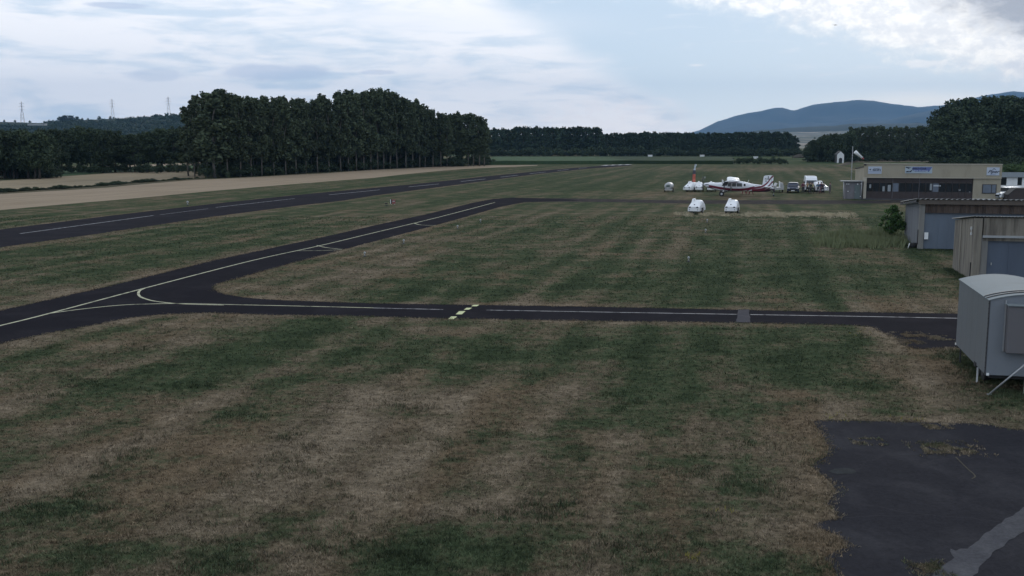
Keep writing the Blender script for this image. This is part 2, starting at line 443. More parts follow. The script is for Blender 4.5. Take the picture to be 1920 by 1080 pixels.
M['rim'] = paint('wheel_rim', (.55, .56, .57), .4, .1, 6, metal=.4)
M['glass'] = paint('dark_window_glass', (.020, .024, .030), .08, .2, 1.2, spec=.6)
M['glass_curtain'] = paint('glass_with_pale_blind', (.16, .19, .24), .12, .25, 1.4, spec=.8)
M['navy'] = paint('dark_blue_car_paint', (.025, .035, .06), .25, .1, 2)
M['carwhite'] = paint('white_car_paint', (.82, .84, .86), .22, .05, 2)
M['render'] = paint('cream_render', (.38, .34, .26), .9, .08, .9, dirt=(.25, .22, .16), dirt_amt=.5, stretch=(1, 1, .5), bump=.3)
M['render_edge'] = paint('pale_trim', (.48, .44, .36), .85, .1, 2)
M['brown'] = paint('brown_panel', (.052, .038, .036), .6, .2, 2.5, dirt=(.028, .02, .02), dirt_amt=.5)
M['brownframe'] = paint('brown_frame', (.045, .036, .034), .55, .15, 3)
M['roof_dark'] = paint('dark_roof_felt', (.07, .068, .065), .9, .2, 1)
M['contain'] = paint('grey_cabinet', (.17, .165, .175), .7, .2, 1.8, dirt=(.09, .085, .08), dirt_amt=.5)
M['bluedoor'] = paint('blue_grey_sheet', (.128, .160, .205), .5, .10, .6, dirt=(.09, .11, .145), dirt_amt=.45, stretch=(2, 2, .4))
M['bluedoor2'] = paint('blue_sheet_darker', (.088, .112, .155), .5, .10, .6, dirt=(.065, .08, .115), dirt_amt=.45, stretch=(2, 2, .4))
M['concrete'] = streaks('streaked_concrete', (.25, .225, .185), (.058, .048, .042), .8)
M['concrete_lt'] = streaks('pale_concrete', (.235, .230, .215), (.11, .105, .10), .45)
M['greywall'] = streaks('grey_wall_sheet', (.18, .19, .205), (.11, .11, .12), .5, 1.4)
M['rust'] = streaks('rusty_cladding', (.115, .085, .070), (.035, .024, .022), .9, 3.0)
M['fibro'] = paint('fibre_cement_roof', (.30, .30, .29), .85, .15, 1.5, dirt=(.13, .12, .11), dirt_amt=.6)
M['fascia'] = paint('weathered_fascia', (.115, .095, .080), .85, .2, 1.5, dirt=(.2, .18, .16), dirt_amt=.4, stretch=(.5, .5, 3))
M['caravan'] = paint('caravan_side', (.150, .162, .172), .5, .05, .9, dirt=(.12, .128, .132), dirt_amt=.35, stretch=(1, 1, .5))
M['caravan_end'] = paint('caravan_end', (.195, .215, .24), .55, .05, 1.1, dirt=(.135, .15, .168), dirt_amt=.3)
M['caravan_roof'] = paint('caravan_roof', (.175, .205, .215), .8, .06, 1.2, dirt=(.13, .15, .155), dirt_amt=.5)
M['caravan_box'] = paint('grey_brown_box', (.135, .130, .138), .6, .08, 2)
M['red'] = paint('red_paint', (.27, .07, .07), .5, .1, 3)
M['orange'] = paint('orange_red_cloth', (.50, .13, .09), .8, .15, 2)
M['bannergrey'] = paint('dark_banner_cloth', (.09, .085, .11), .8, .2, 2)
M['bannerwhite'] = paint('pale_banner_cloth', (.55, .60, .64), .8, .1, 2)
M['sock_white'] = paint('white_windsock_cloth', (.80, .82, .80), .8, .05, 2)
M['hill'] = crop('hill_woods', [(.3, (.022, .032, .022)), (.5, (.032, .042, .028)), (.66, (.05, .056, .034))], .02, .02, 0, .08)
M['mount'] = crop('mountain_slopes', [(.3, (.022, .030, .026)), (.5, (.03, .04, .032)), (.7, (.045, .052, .04))], .0016, .0016, 0, .004)
M['skin'] = paint('skin', (.35, .22, .16), .6, .05, 5)
M['hair'] = paint('dark_hair', (.03, .022, .018), .7, .2, 8)
M['roofblue'] = paint('blue_grey_roof_sheet', (.10, .125, .14), .6, .15, 2)

# ------------------------------------------------------------------ ground zones (measured outlines, projected to the ground)
TAXI = [(-150,678),(0,644.5),(95,624),(182,609),(240,597),(299,590),(394,587),(474,590),(700,593.5),(760,596),(1107,602),(1377,605.5),(1500,608),(1600,610),(1635,614),(1655,624),(1680,634),(1690,647),(1720,655),(1790,652),(1850,660),(2100,672),
        (2100,594),(1795,588),(1500,583.6),(1107,575),(760,570),(700,569),(583,565),(520,562.5),(474,559.6),(440,555),(423,551.6),(408,547),(401,541),(401,537),(410,532),(430,526.5),(499,507),(600,480),(651,466),(735,444),(837,417),(938,388),(982,379.5),(1040,377.5),(1090,376.5),(1060,373),(1000,371.5),(960,370.5),(925,373),(888,380),(803,401),(701,423),(600,446),(401,488),(219,533),(0,582.5),(-150,622)]
RUNWAY = [(-250,461),(0,430.5),(219,403),(401,382),(547,366.5),(600,361.5),(769,346),(938.5,328),(1040,317.8),(1108,312.3),(1150,309.6),(1178,308.6),
          (1186,310.6),(1108,315.8),(1006,326.5),(905,340),(803,353.5),(700,367),(665,372.5),(645,376),(560,385.5),(401,406),(182,438.5),(0,464),(-250,502)]
PAD = [(1523,788),(1600,789),(1717,791.5),(1800,794),(1857,797),(1890,804),(1920,807),(2060,812),(2300,1250),(1600,1250),(1569,1080),(1544,1047),(1560,1038),(1588,1027),(1580,1015),(1569,1003),(1545,993),(1520,986),(1540,979),(1572,971),(1562,957),(1548,943),(1557,934),(1567,925),(1561,911),(1551,897),(1536,886),(1521,872),(1538,862),(1552,851),(1555,841),(1548,824),(1534,806)]
STRIP = [(1776.5,1029),(1790,1034),(1800,1029),(1815,1029),(1828,1018),(1845,1003),(1868,990),(1892,972),(1920,951.6),(2000,905),(2120,905),(2000,960),(1920,997),(1890,1018),(1866,1034),(1850,1055),(1822,1080),(1740,1180),(1640,1180),(1748,1080),(1768,1062),(1785,1045)]
WHEAT1 = [(-250,430),(0,394.5),(87,386),(219,375),(401,358),(547,345.6),(700,333.5),(790,323.5),(870,317),(1008,310.5),
          (1008,309.6),(915,310.2),(841,311.5),(780,315),(700,318.5),(600,325.5),(500,330.5),(440,334),(384,336.5),(350,338),(280,344),(200,352),(100,358),(0,364),(-250,384)]
WHEAT2 = [(-250,376),(0,359),(100,353),(175,348.5),(260,341),(350,335.5),(384,333),(384,321),(300,321.5),(220,324),(130,330),(60,335),(0,339),(-250,352)]

def dens(pts, jit, step):
    """subdivide a ground outline and roughen it"""
    out = []
    n = len(pts)
    for i in range(n):
        a, b = pts[i], pts[(i + 1) % n]
        L_ = (b - a).length; st = step * max(1.0, a.length / 60.0)
        k = max(1, min(80, int(L_ / st)))
        for j in range(k):
            p = a.lerp(b, j / k)
            s_ = jit * (1 if a.length < 250 else 2)
            q = noise.noise_vector(Vector((p.x * 1.3, p.y * 1.3, 5.0))) + .6 * noise.noise_vector(Vector((p.x * 4, p.y * 4, 1.0)))
            out.append(Vector((p.x + q.x * s_, p.y + q.y * s_, 0)))
    return out
def outline(px, jit=.08, step=.5): return dens([G(*p) for p in px], jit, step)
def sheet(name, pts, z, mat, kind='structure', thick=0.0):
    me = bpy.data.meshes.new(name)
    vs = [(p.x, p.y, z) for p in pts]
    tris = tessellate_polygon([[Vector(v) for v in vs]])
    me.from_pydata(vs, [], [tuple(t) for t in tris])
    bm = bmesh.new(); bm.from_mesh(me)
    for f in bm.faces:
        f.normal_update()
        if f.normal.z < 0: f.normal_flip()
    bm.to_mesh(me); bm.free()
    return tag(obj(name, me, None, mat), kind=kind)
o_taxi, o_run, o_pad = outline(TAXI), outline(RUNWAY, .10, .8), outline(PAD, .06, .16)
o_w1, o_w2 = outline(WHEAT1, .35, 2), outline(WHEAT2, .35, 2)
sheet('taxiway', o_taxi, .008, M['tarmac'])
TRACK = [(985,379),(1060,378.5),(1150,378.8),(1255,381.5),(1330,382),(1420,382.5),(1500,383),(1600,382.5),(1700,380),(1800,380),(1800,376),(1700,375.5),(1600,376),(1480,375.2),(1350,375.5),(1255,375.3),(1150,373.5),(1080,372),(1000,371.6)]
sheet('worn_track', outline(TRACK, .5, .6), .0065, asphalt('worn_track_tarmac', (.034, .031, .031), (.068, .058, .048), .9, 2.2))
sheet('runway', o_run, .008, M['runway'])
sheet('parking_pad', o_pad, .008, M['pad'])
sheet('concrete_strip', outline(STRIP, .08, .12), .014, M['kerbcon'])
sheet('wheat_field', o_w1, .012, M['wheat'])
sheet('barley_field', o_w2, .016, M['wheat2'])

def inside(P, poly):
    x, y = P[:, 0], P[:, 1]; c = np.zeros(len(P), bool)
    q = np.array([(p[0], p[1]) for p in poly])
    for i in range(len(q)):
        (x1, y1), (x2, y2) = q[i], q[i - 1]
        if y1 == y2: continue
        c ^= ((y1 > y) != (y2 > y)) & (x < (x2 - x1) * (y - y1) / (y2 - y1) + x1)
    return c
def edge_dist(P, poly):
    q = np.array([(p[0], p[1]) for p in poly]); d = np.full(len(P), 1e9)
    for i in range(len(q)):
        a, b = q[i - 1], q[i]; ab = b - a; L2 = max(1e-9, ab @ ab)
        t = np.clip(((P - a) @ ab) / L2, 0, 1)
        d = np.minimum(d, np.hypot(*(P - (a + t[:, None] * ab)).T))
    return d
# dryness of the meadow: patches seen in the field, (px, py, rx, ry, amount)
PATCH = [(480,860,480,120,.12),(1080,880,380,110,.10),(1850,700,70,35,-.35),(1800,660,30,12,-.3),(100,690,260,45,-.30),(450,640,260,30,-.18),(620,665,200,35,-.26),(930,670,230,34,-.42),(1060,650,160,25,-.30),(1230,655,70,40,-.30),(1440,670,75,60,-.55),(1370,740,40,45,-.35),(1540,665,70,30,-.25),
         (1210,730,60,40,-.20),(330,860,420,70,.28),(150,770,240,30,.22),(650,780,180,50,.22),(860,745,190,32,.34),(1150,700,70,25,.36),(1010,720,120,18,.25),(1000,880,330,80,.20),(800,950,160,50,.18),(1250,820,200,50,.12),
         (1480,745,80,26,.40),(1560,760,80,30,.25),(1750,700,75,40,.42),(1620,700,40,28,.30),(1480,900,70,110,.26),(1150,960,180,50,.18),(560,1030,330,50,-.30),(850,780,70,16,-.25),(820,860,60,18,-.2),(120,980,200,30,-.08),(640,980,120,25,-.1),
         (1400,850,22,60,-.30),(1400,960,30,60,-.25),(1275,857,35,10,-.35),(1590,720,28,16,-.3),(1680,700,22,30,-.4),(1720,735,30,16,-.3),(1830,770,90,12,-.30),(1800,745,80,15,.2),(1430,1060,110,30,-.28),(900,1050,150,40,-.22),(250,1060,200,30,-.1),
         (900,540,330,20,-.30),(1150,495,250,18,-.18),(1330,525,250,25,-.26),(1700,525,110,28,-.30),(1560,500,120,25,-.18),(700,520,170,16,.12),(560,540,90,8,.18),(760,480,160,18,.20),(830,440,110,12,.18),(1050,400,160,12,.22),(1400,440,200,18,-.05),(1080,455,150,15,.18),
         (1250,480,90,12,.12),(1000,570,170,5,.25),(1500,577,250,5,.22),(1550,470,60,10,.1),(1750,480,60,10,-.1),
         (200,545,220,14,.22),(60,575,120,10,-.05),(450,470,150,10,.10),(250,470,250,14,-.28),(480,430,200,12,-.15),(700,405,120,8,.22),(800,385,90,6,.15),(620,430,90,8,.15),(100,500,150,12,-.22),
         (150,395,300,6,.10),(100,412,200,6,.0),(500,360,200,6,-.2),(850,330,150,4,-.1),(1100,350,170,10,-.20),(1350,330,260,9,-.22),(1450,318,140,3.0,.42),(1620,318,60,3.0,.25),(1280,317,60,3,.2),(1520,305,120,4,-.3),
         (1100,364,160,4,.30),(1420,370,220,4,.34),(1300,362,200,3,.15),(1550,388,150,5,.05),(1450,400,150,5,.10),(1590,345,30,14,.1),(1680,412,60,8,-.3),(1700,450,60,12,-.3),(1600,440,60,8,-.15)]
def dryness(P):
    d = .50 - .13 * np.clip((P[:, 1] - 45) / 50, 0, 1)
    for px, py, rx, ry, a in PATCH:
        c = G(px, py); k = ppm(c)
        rX = rx / k; rY = max(.6, abs(G(px, py - ry).y - G(px, py + ry).y) / 2)
        dx = (P[:, 0] - c.x - (P[:, 1] - c.y) * (px - 960) / 1920.0) / rX; dy = (P[:, 1] - c.y) / rY
        d += a * (.55 if (a < 0 and py > 600) else .70) * np.exp(-(dx * dx + dy * dy) * .9)
    near = P[:, 1] < 420
    for poly in (o_taxi, o_pad, o_run):
        e = edge_dist(P[near], poly[::2]); d[near] += .30 * np.exp(-(e / (.45 + P[near, 1] * .004)) ** 2)
    return np.clip(d, .02, .98)
def spaced(lim, near, d0, grow):
    out = [0.0]; s_ = d0
    while out[-1] < lim:
        if out[-1] > near: s_ *= grow
        out.append(out[-1] + s_)
    return np.array(out)
xp = spaced(13500, 62, .9, 1.09); xs = np.concatenate([-xp[::-1][:-1], xp])
ysn = np.concatenate([np.linspace(-13500, -60, 10), np.linspace(-40, 8, 8)])
ys = np.concatenate([ysn, 12 + spaced(13500, 95, .7, 1.035)])
XX, YY = np.meshgrid(xs, ys); P2 = np.stack([XX.ravel(), YY.ravel()], 1)
nx, ny = len(xs), len(ys)
zz = np.zeros(len(P2))
ii, jj = np.meshgrid(np.arange(nx - 1), np.arange(ny - 1)); b0 = (jj * nx + ii).ravel()
me = mesh_np('ground', np.column_stack([P2, zz]), np.stack([b0, b0 + 1, b0 + nx + 1, b0 + nx], 1), 4)
dr = dryness(P2)
a_ = me.attributes.new('dry', 'FLOAT', 'POINT'); a_.data.foreach_set('value', dr.astype(np.float32))
tag(obj('ground', me, None, M['ground']), kind='structure')

# ------------------------------------------------------------------ painted markings
def smooth(pts, k=6):
    out = []
    for i in range(len(pts) - 1):
        p0, p1, p2, p3 = pts[max(i - 1, 0)], pts[i], pts[i + 1], pts[min(i + 2, len(pts) - 1)]
        for j in range(k):
            t = j / k
            out.append(.5 * ((2 * p1) + (p2 - p0) * t + (2 * p0 - 5 * p1 + 4 * p2 - p3) * t * t + (3 * p1 - p0 - 3 * p2 + p3) * t ** 3))
    return out + [pts[-1]]
def ribbons(name, lines, mat, z=.014):
    vs, fs = [], []
    for px, w in lines:
        pts = smooth([G(*p) for p in px]) if len(px) > 2 else [G(*p) for p in px]
        b = len(vs)
        for i, p in enumerate(pts):
            d = (pts[min(i + 1, len(pts) - 1)] - pts[max(i - 1, 0)]).normalized(); n = Vector((-d.y, d.x, 0))
            vs += [tuple(p + n * w / 2 + Vector((0, 0, z))), tuple(p - n * w / 2 + Vector((0, 0, z)))]
        fs += [(b + 2 * i, b + 2 * i + 1, b + 2 * i + 3, b + 2 * i + 2) for i in range(len(pts) - 1)]
    me = bpy.data.meshes.new(name); me.from_pydata(vs, [], fs)
    return tag(obj(name, me, None, mat), kind='structure')
ribbons('yellow_centreline', [([(-60,625),(0,611),(89,589),(266,542),(474,488.5),(600,460.8),(701.5,436.5),(820,408),(928,379.7)], .15)], M['yellow'], .014)
ribbons('yellow_fillet_line', [([(92,588.3),(150,580.5),(226,572.7),(290,570.3),(346,569.8),(430,571.6),(560,574.5),(700,577.8)], .13),
                        ([(272,540.6),(262,545.5),(259.6,551.5),(263,556.5),(272,560.5),(292,565.5),(340,570.3),(420,572.6)], .13),
                        ([(560,470.6),(600,470.2),(641,468.4)], .12), ([(594,460.5),(612,464.6),(641,467.8)], .12), ([(776,418.6),(789,422),(817,423)], .14)], M['yellow'], .018)
ribbons('taxiway_centreline', [([(700,578),(831,581)], .10), ([(912,582),(1200,587),(1381,590)], .10), ([(1407,590.5),(1600,593.6),(1800,597.5),(2050,602)], .10)], M['whiteline'], .018)
ribbons('runway_centreline', [([(38,438.2),(288,404.2)], .26), ([(300,402.8),(390,391.42)], .16), ([(405,389),(552,372.42)], .26), ([(617,365.4),(712,356)], .32), ([(767,350.42),(823,345)], .36),
                              ([(864,340.42),(910,335.6)], .42), ([(938.5,332.2),(971,328.6)], .42), ([(993,325.8),(1023,322.6)], .42), ([(1045,320),(1066,317.8)], .42), ([(1085,315.8),(1100,314.4)], .42)], M['runline'], .014)
ribbons('threshold_marks', [([(1131 + 13 * i, 310.6 - .45 * i), (1142 + 13 * i, 309.4 - .45 * i)], 2.2) for i in range(4)], M['whiteline'], .02)
# yellow holding-position blocks
vs, fs = [], []
for q in ([(840,598.3),(851,598.3),(857,593.3),(846,593.3)], [(854.5,589.3),(866,589.3),(873,583.2),(861,583.2)], [(869.5,580.6),(879,580.6),(885.5,577),(875,577)], [(883.5,574.2),(894,574.2),(899,571.4),(888,571.4)]):
    b = len(vs); vs += [tuple(G(*p, .022)) for p in q]; fs.append((b, b + 1, b + 2, b + 3))
me = bpy.data.meshes.new('holding_marking'); me.from_pydata(vs, [], fs); tag(obj('holding_marking', me, None, M['yellow_bright']), kind='structure')
sheet('grey_patch', outline([(1381,605),(1384,580.8),(1404,580.2),(1407,605.2)], .05, .3), .016, M['patch'])
sheet('pale_stain', outline([(1551,884),(1562,879),(1580,878),(1600,881),(1607,886),(1596,890),(1570,890)], .05, .1), .014, M['pad_stain'] if 'pad_stain' in M else asphalt('pale_stain', (.034, .036, .037), (.045, .046, .046), .5, 3))
ISLES = [[(1681,628),(1700,624),(1720,628),(1738,627),(1722,632),(1690,633)], [(1745,632),(1765,631),(1772,635),(1750,637)], [(1692,642),(1712,638),(1722,642),(1700,645)], [(1728,833),(1760,831),(1787,835),(1815,836),(1846,846),(1820,853),(1775,851),(1735,852)], [(1720,1062),(1750,1058),(1760,1066),(1740,1074)], [(1612,829),(1640,826),(1645,829),(1625,832)], [(1745,799),(1765,798),(1763,801),(1748,802)]]
ribbons('pale_crack', [([(1792,858),(1812,878),(1828,893),(1822,899)], .035)], M['gravel'], .018)

# ------------------------------------------------------------------ grass blades standing on the near meadow
def tufts(name, P, dry, h, w, nb, mat, spread=.05, lean=.5, label=None):
    n = len(P); N = n * nb
    base = np.repeat(P, nb, 0) + RNG.normal(0, spread, (N, 2))
    hh = np.repeat(h, nb) * RNG.uniform(.5, 1.25, N); ww = np.repeat(w, nb)
    an = RNG.uniform(0, 6.283, N); ld = RNG.uniform(0, 6.283, N); ll = hh * np.abs(RNG.normal(0, lean, N))
    dx, dy = np.cos(an) * ww / 2, np.sin(an) * ww / 2
    V = np.zeros((N, 3, 3), np.float32)
    V[:, 0, 0] = base[:, 0] - dx; V[:, 0, 1] = base[:, 1] - dy
    V[:, 1, 0] = base[:, 0] + dx; V[:, 1, 1] = base[:, 1] + dy
    V[:, 2, 0] = base[:, 0] + np.cos(ld) * ll; V[:, 2, 1] = base[:, 1] + np.sin(ld) * ll; V[:, 2, 2] = hh
    me = mesh_np(name, V.reshape(-1, 3), np.arange(N * 3).reshape(-1, 3), 3)
    if dry is not None:
        a = me.attributes.new('dry', 'FLOAT', 'POINT'); a.data.foreach_set('value', np.repeat(dry, nb * 3).astype(np.float32))
        a = me.attributes.new('tone', 'FLOAT', 'POINT'); a.data.foreach_set('value', np.repeat(np.repeat(RNG.random(n), nb) * .8 + RNG.random(N) * .2, 3).astype(np.float32))
    o = obj(name, me, None, mat)
    return tag(o, label, 'grass' if label else None, kind='stuff')
EP = []
for poly, lim in ((o_pad, 60), (o_taxi, 75)):
    for i in range(len(poly)):
        a, b = poly[i - 1], poly[i]
        if a.y > lim or a.y < 12 or abs(a.x) > a.y * .56: continue
        L_ = (b - a).length; n_ = (b - a).normalized(); n_ = Vector((-n_.y, n_.x, 0)); q = noise.noise(a * 1.7) * .5 + .5
        for _ in range(int(L_ * (70 if poly is o_pad else 34) * (.35 + q))):
            p = a.lerp(b, random.random()) + n_ * random.gauss(0, .05 + .16 * q * q); EP.append((p.x, p.y))
for q in ISLES:
    o_ = [G(*p) for p in q]; x0, x1 = min(p.x for p in o_), max(p.x for p in o_); y0, y1 = min(p.y for p in o_), max(p.y for p in o_)
    c_ = np.column_stack([RNG.uniform(x0 - .2, x1 + .2, 2600), RNG.uniform(y0 - .2, y1 + .2, 2600)]); c_ = c_[inside(c_, o_) | (RNG.random(2600) < .10)]
    EP += [tuple(p) for p in c_ if noise.noise(Vector((p[0] * 3, p[1] * 2.2, 4))) > -.12]
EP = np.array(EP)
tufts('edge_grass', EP, np.clip(RNG.normal(.72, .14, len(EP)), .2, 1), np.full(len(EP), .05), np.full(len(EP), .022), 4, M['blade'], .03, .8, 'dry grass and moss creeping over the tarmac edges')
BX = []
for _ in range(30000):
    yv = 13 * (60 / 13) ** random.random(); xv = random.uniform(-.54, .54) * yv
    if noise.noise(Vector((xv * .45, yv * .45, 8))) + .6 * noise.noise(Vector((xv * 2, yv * 2, 3))) > .34: BX.append((xv, yv))
for _ in range(2600):
    px = 1850 + random.gauss(0, 38); p = G(px, 698 + .55 * (px - 1850) + random.gauss(0, 20)); BX.append((p.x, p.y)) if noise.noise(Vector((p.x * 1.2, p.y * 1.2, 1))) > -.15 else None
for a, b, n_ in ((G(1721, 468.5), G(1785, 470), 260), (G(1688, 453.5), G(1719, 468), 260), (G(1777, 503), G(1820, 528), 420), (G(1820, 529), G(1850, 533), 160)):
    for _ in range(n_):
        p = a.lerp(b, random.random()); BX.append((p.x + random.gauss(-.1, .16), p.y + random.gauss(-.15, .14)))
BX = np.array(BX); BX = BX[~(inside(BX, o_pad) | inside(BX, o_taxi))]; bd = dryness(BX)
tufts('grass_tussocks', BX, np.clip(bd - .32, .02, 1), RNG.uniform(.06, .13, len(BX)), np.full(len(BX), .022), 7, M['blade'], .07, .6, 'taller green tussocks standing out of the mown grass')
NT = 150000
Yr = 12.5 * (110 / 12.5) ** (RNG.random(NT) ** 1.45); Xr = RNG.uniform(-.54, .54, NT) * Yr
PT = np.stack([Xr, Yr], 1)
keep = ~(inside(PT, o_pad) | inside(PT, o_taxi) | inside(PT, o_run))
PT = PT[keep]; dt = dryness(PT)
big = np.array([noise.noise(Vector((p[0] * .9, p[1] * .9, 0))) for p in PT[::1]])
tufts('grass', PT, dt, .030 + .022 * (1 - dt) + .02 * np.clip(big, 0, 1) + PT[:, 1] * .0004, .012 + PT[:, 1] * .00035, 4, M['blade'], .035, .75, 'short patchy mown grass, part green part dried brown')

# ------------------------------------------------------------------ foliage prototypes
def cards(centers, radii, n, size, squash=1.0, seed=0):
    r_ = np.random.default_rng(seed)
    c = np.asarray(centers, float); rd = np.asarray(radii, float)
    wgt = rd ** 2; wgt /= wgt.sum()
    k = r_.choice(len(c), n, p=wgt)
    d = r_.normal(size=(n, 3)); d /= np.linalg.norm(d, axis=1)[:, None]
    rr = r_.random(n) ** .45
    p = c[k] + d * (rr * rd[k])[:, None] * np.array([1, 1, squash])
    a = r_.normal(size=(n, 3)); a /= np.linalg.norm(a, axis=1)[:, None]
    b = np.cross(a, r_.normal(size=(n, 3))); b /= np.linalg.norm(b, axis=1)[:, None]
    s = size * r_.uniform(.6, 1.3, n)[:, None] / 2
    V = np.stack([p - a * s, p + b * s * .75, p + a * s, p - b * s * .75], 1).reshape(-1, 3)
    F = np.arange(n * 4).reshape(-1, 4)
    return V, F
def crown_mesh(name, centers, radii, n, size, squash, seed, mat):
    V, F = cards(centers, radii, n, size, squash, seed)
    me = mesh_np(name, V, F, 4); me.materials.append(mat); return me
def trunk_mesh(name, H, r0, mat, limbs, z0, spread, seed, n=7):
    rr = random.Random(seed); mb = MB()
    pts = [(rr.uniform(-.12, .12) * i, rr.uniform(-.12, .12) * i, H * i / 5) for i in range(6)]
    mb.tube(pts, [r0 * (1.25 if i == 0 else 1 - i * .16) for i in range(6)], n)
    for k in range(limbs):
        z_ = z0 + (H - z0) * (k + .3) / limbs * .85; an = rr.uniform(0, 6.28); L_ = spread * rr.uniform(.6, 1)
        i = min(4, int(z_ / H * 5)); bx, by = pts[i][0], pts[i][1]
        mb.tube([(bx, by, z_), (bx + math.cos(an) * L_ * .5, by + math.sin(an) * L_ * .5, z_ + L_ * .5), (bx + math.cos(an) * L_, by + math.sin(an) * L_, z_ + L_ * 1.3)], [r0 * .4, r0 * .25, r0 * .07], 5, cap=False)
    me = bpy.data.meshes.new(name); me.from_pydata(mb.v, [], mb.f); me.polygons.foreach_set('use_smooth', [True] * len(me.polygons))
    me.materials.append(mat); return me
PROTO = {'poplar': [], 'round': [], 'bush': [], 'farpop': [], 'young': []}
for sdn in range(5):   # poplar, nominal height 20
    rr = random.Random(40 + sdn); cs, rs = [], []
    for k in range(60):
        t = rr.random() ** .9; z_ = 4.6 + 14.4 * t
        rad = 2.5 * (math.sin(math.pi * min(1, (t * .80 + .16))) ** .7) * rr.uniform(.35, 1.0)
        an = rr.uniform(0, 6.28); cs.append((rad * math.cos(an), rad * math.sin(an), z_)); rs.append(rr.uniform(.75, 1.35) * (1 - .35 * t))
    for k in range(7):
        an = rr.uniform(0, 6.28); cs.append((rr.uniform(.3, 1.3) * math.cos(an), rr.uniform(.3, 1.3) * math.sin(an), rr.uniform(18.2, 19.8))); rs.append(rr.uniform(.4, .7))
    PROTO['poplar'].append((crown_mesh('poplar_crown', cs, rs, 3600, .62, 1.15, sdn, M['leaf_poplar']), trunk_mesh('poplar_trunk', 17, .19, M['bark'], 9, 5, 1.6, sdn)))
    PROTO['farpop'].append((crown_mesh('far_poplar_crown', [(c[0] * 1.1, c[1] * 1.1, c[2]) for c in cs], rs, 1500, .95, 1.1, sdn + 9, M['leaf_far']), trunk_mesh('far_poplar_trunk', 17, .26, M['bark'], 4, 6, 1.5, sdn, 5)))
for sdn in range(4):   # round broadleaf, nominal height 12, width 9
    rr = random.Random(80 + sdn); cs, rs = [], []
    for k in range(46):
        t = rr.random(); an = rr.uniform(0, 6.28); z_ = 2.8 + 7.8 * t
        rad = 3.7 * math.sin(math.pi * (t * .74 + .20)) ** .8 * rr.uniform(.25, 1.0)
        cs.append((rad * math.cos(an), rad * math.sin(an), z_)); rs.append(rr.uniform(.9, 1.6))
    for k in range(6): cs.append((rr.uniform(-2, 2), rr.uniform(-2, 2), rr.uniform(10.2, 11.4))); rs.append(rr.uniform(.5, .9))
    PROTO['round'].append((crown_mesh('broadleaf_crown', cs, rs, 4200, .55, .85, sdn + 20, M['leaf_dark']), trunk_mesh('broadleaf_trunk', 8, .28, M['darkbark'], 7, 2.4, 2.6, sdn + 5)))
for sdn in range(3):   # bush, nominal height 2.4, width 3.4
    rr = random.Random(120 + sdn); cs, rs = [], []
    for k in range(22):
        an = rr.uniform(0, 6.28); rad = rr.uniform(0, 1.35); cs.append((rad * math.cos(an), rad * math.sin(an), rr.uniform(.35, 1.9 - rad * .55))); rs.append(rr.uniform(.3, .55))
    PROTO['bush'].append((crown_mesh('bush_foliage', cs, rs, 1500, .20, .9, sdn + 50, M['leaf_dark']), None))
def grow(name, kind, p, h, w=1.0, label='', cat='tree', group=None, i=0, mat=None):
    crown, trunk = PROTO[kind][i % len(PROTO[kind])]
    nom = {'poplar': 20.0, 'farpop': 20.0, 'round': 12.0, 'bush': 2.4}[kind]
    s = h / nom
    t = thing(name, label, cat, p, random.uniform(0, 6.28), group)
    t.scale = (s * w, s * w, s)
    if trunk: obj('trunk', trunk, t)
    obj('crown' if kind != 'bush' else 'foliage', crown, t)
    return t
ORD = ['first', 'second', 'third', 'fourth', 'fifth', 'sixth', 'seventh', 'eighth', 'ninth', 'tenth', 'eleventh', 'twelfth', 'thirteenth', 'fourteenth', 'fifteenth', 'sixteenth', 'seventeenth', 'eighteenth', 'nineteenth', 'twentieth', 'twenty-first', 'twenty-second', 'twenty-third', 'twenty-fourth', 'twenty-fifth', 'twenty-sixth', 'twenty-seventh', 'twenty-eighth', 'twenty-ninth', 'thirtieth', 'thirty-first', 'thirty-second', 'thirty-third', 'thirty-fourth']
def lerp_at(x_, pts):
    return float(np.interp(x_, [p[0] for p in pts], [p[1] for p in pts]))

# A: the tall plantation, left of centre
base_y = [(340,338),(385,334.5),(440,332.5),(500,329.5),(600,323.5),(700,318),(780,314),(840,312.4),(915,309)]
top_y = [(385,176),(410,171),(450,180),(520,184),(600,183),(645,176),(690,169),(740,172),(765,186),(800,198),(835,211),(915,222)]
front = [402,428,450,472,493,514,535,556,575,597,617,637,655,667,681,694,707,720,733,745,759,772,785,798,812,826,838]
LA = 'poplar with a pale bare lower trunk in the front row of the tall plantation'
def top_h(px, D, ytop): return CAM_H + (268.0 - ytop) * D / 1920.0
for i, px in enumerate(front):
    p = G(px + random.uniform(-2, 2), lerp_at(px, base_y)); ty = lerp_at(px, top_y) + random.uniform(0, 7)
    h = max(12, AT(px, ty, p.y).z)
    lab = 'bare-trunked front-row poplar of the tall plantation, ' + ORD[i] + ' from its left end'; grp = 'front-row poplars of the tall plantation'
    if i == 0: lab = 'broad tree at the left end of the tall plantation, crown hanging over the field'; grp = None
    if i == len(front) - 1: lab = 'front-row poplar with a bare trunk at the right end of the tall plantation'; grp = None
    grow('poplar_tree', 'poplar', p, h * random.uniform(.97, 1.03), 1.0 if i else 1.75, lab, 'tree', grp, i)
vdir = Vector((math.sin(R(14)), math.cos(R(14)), 0))
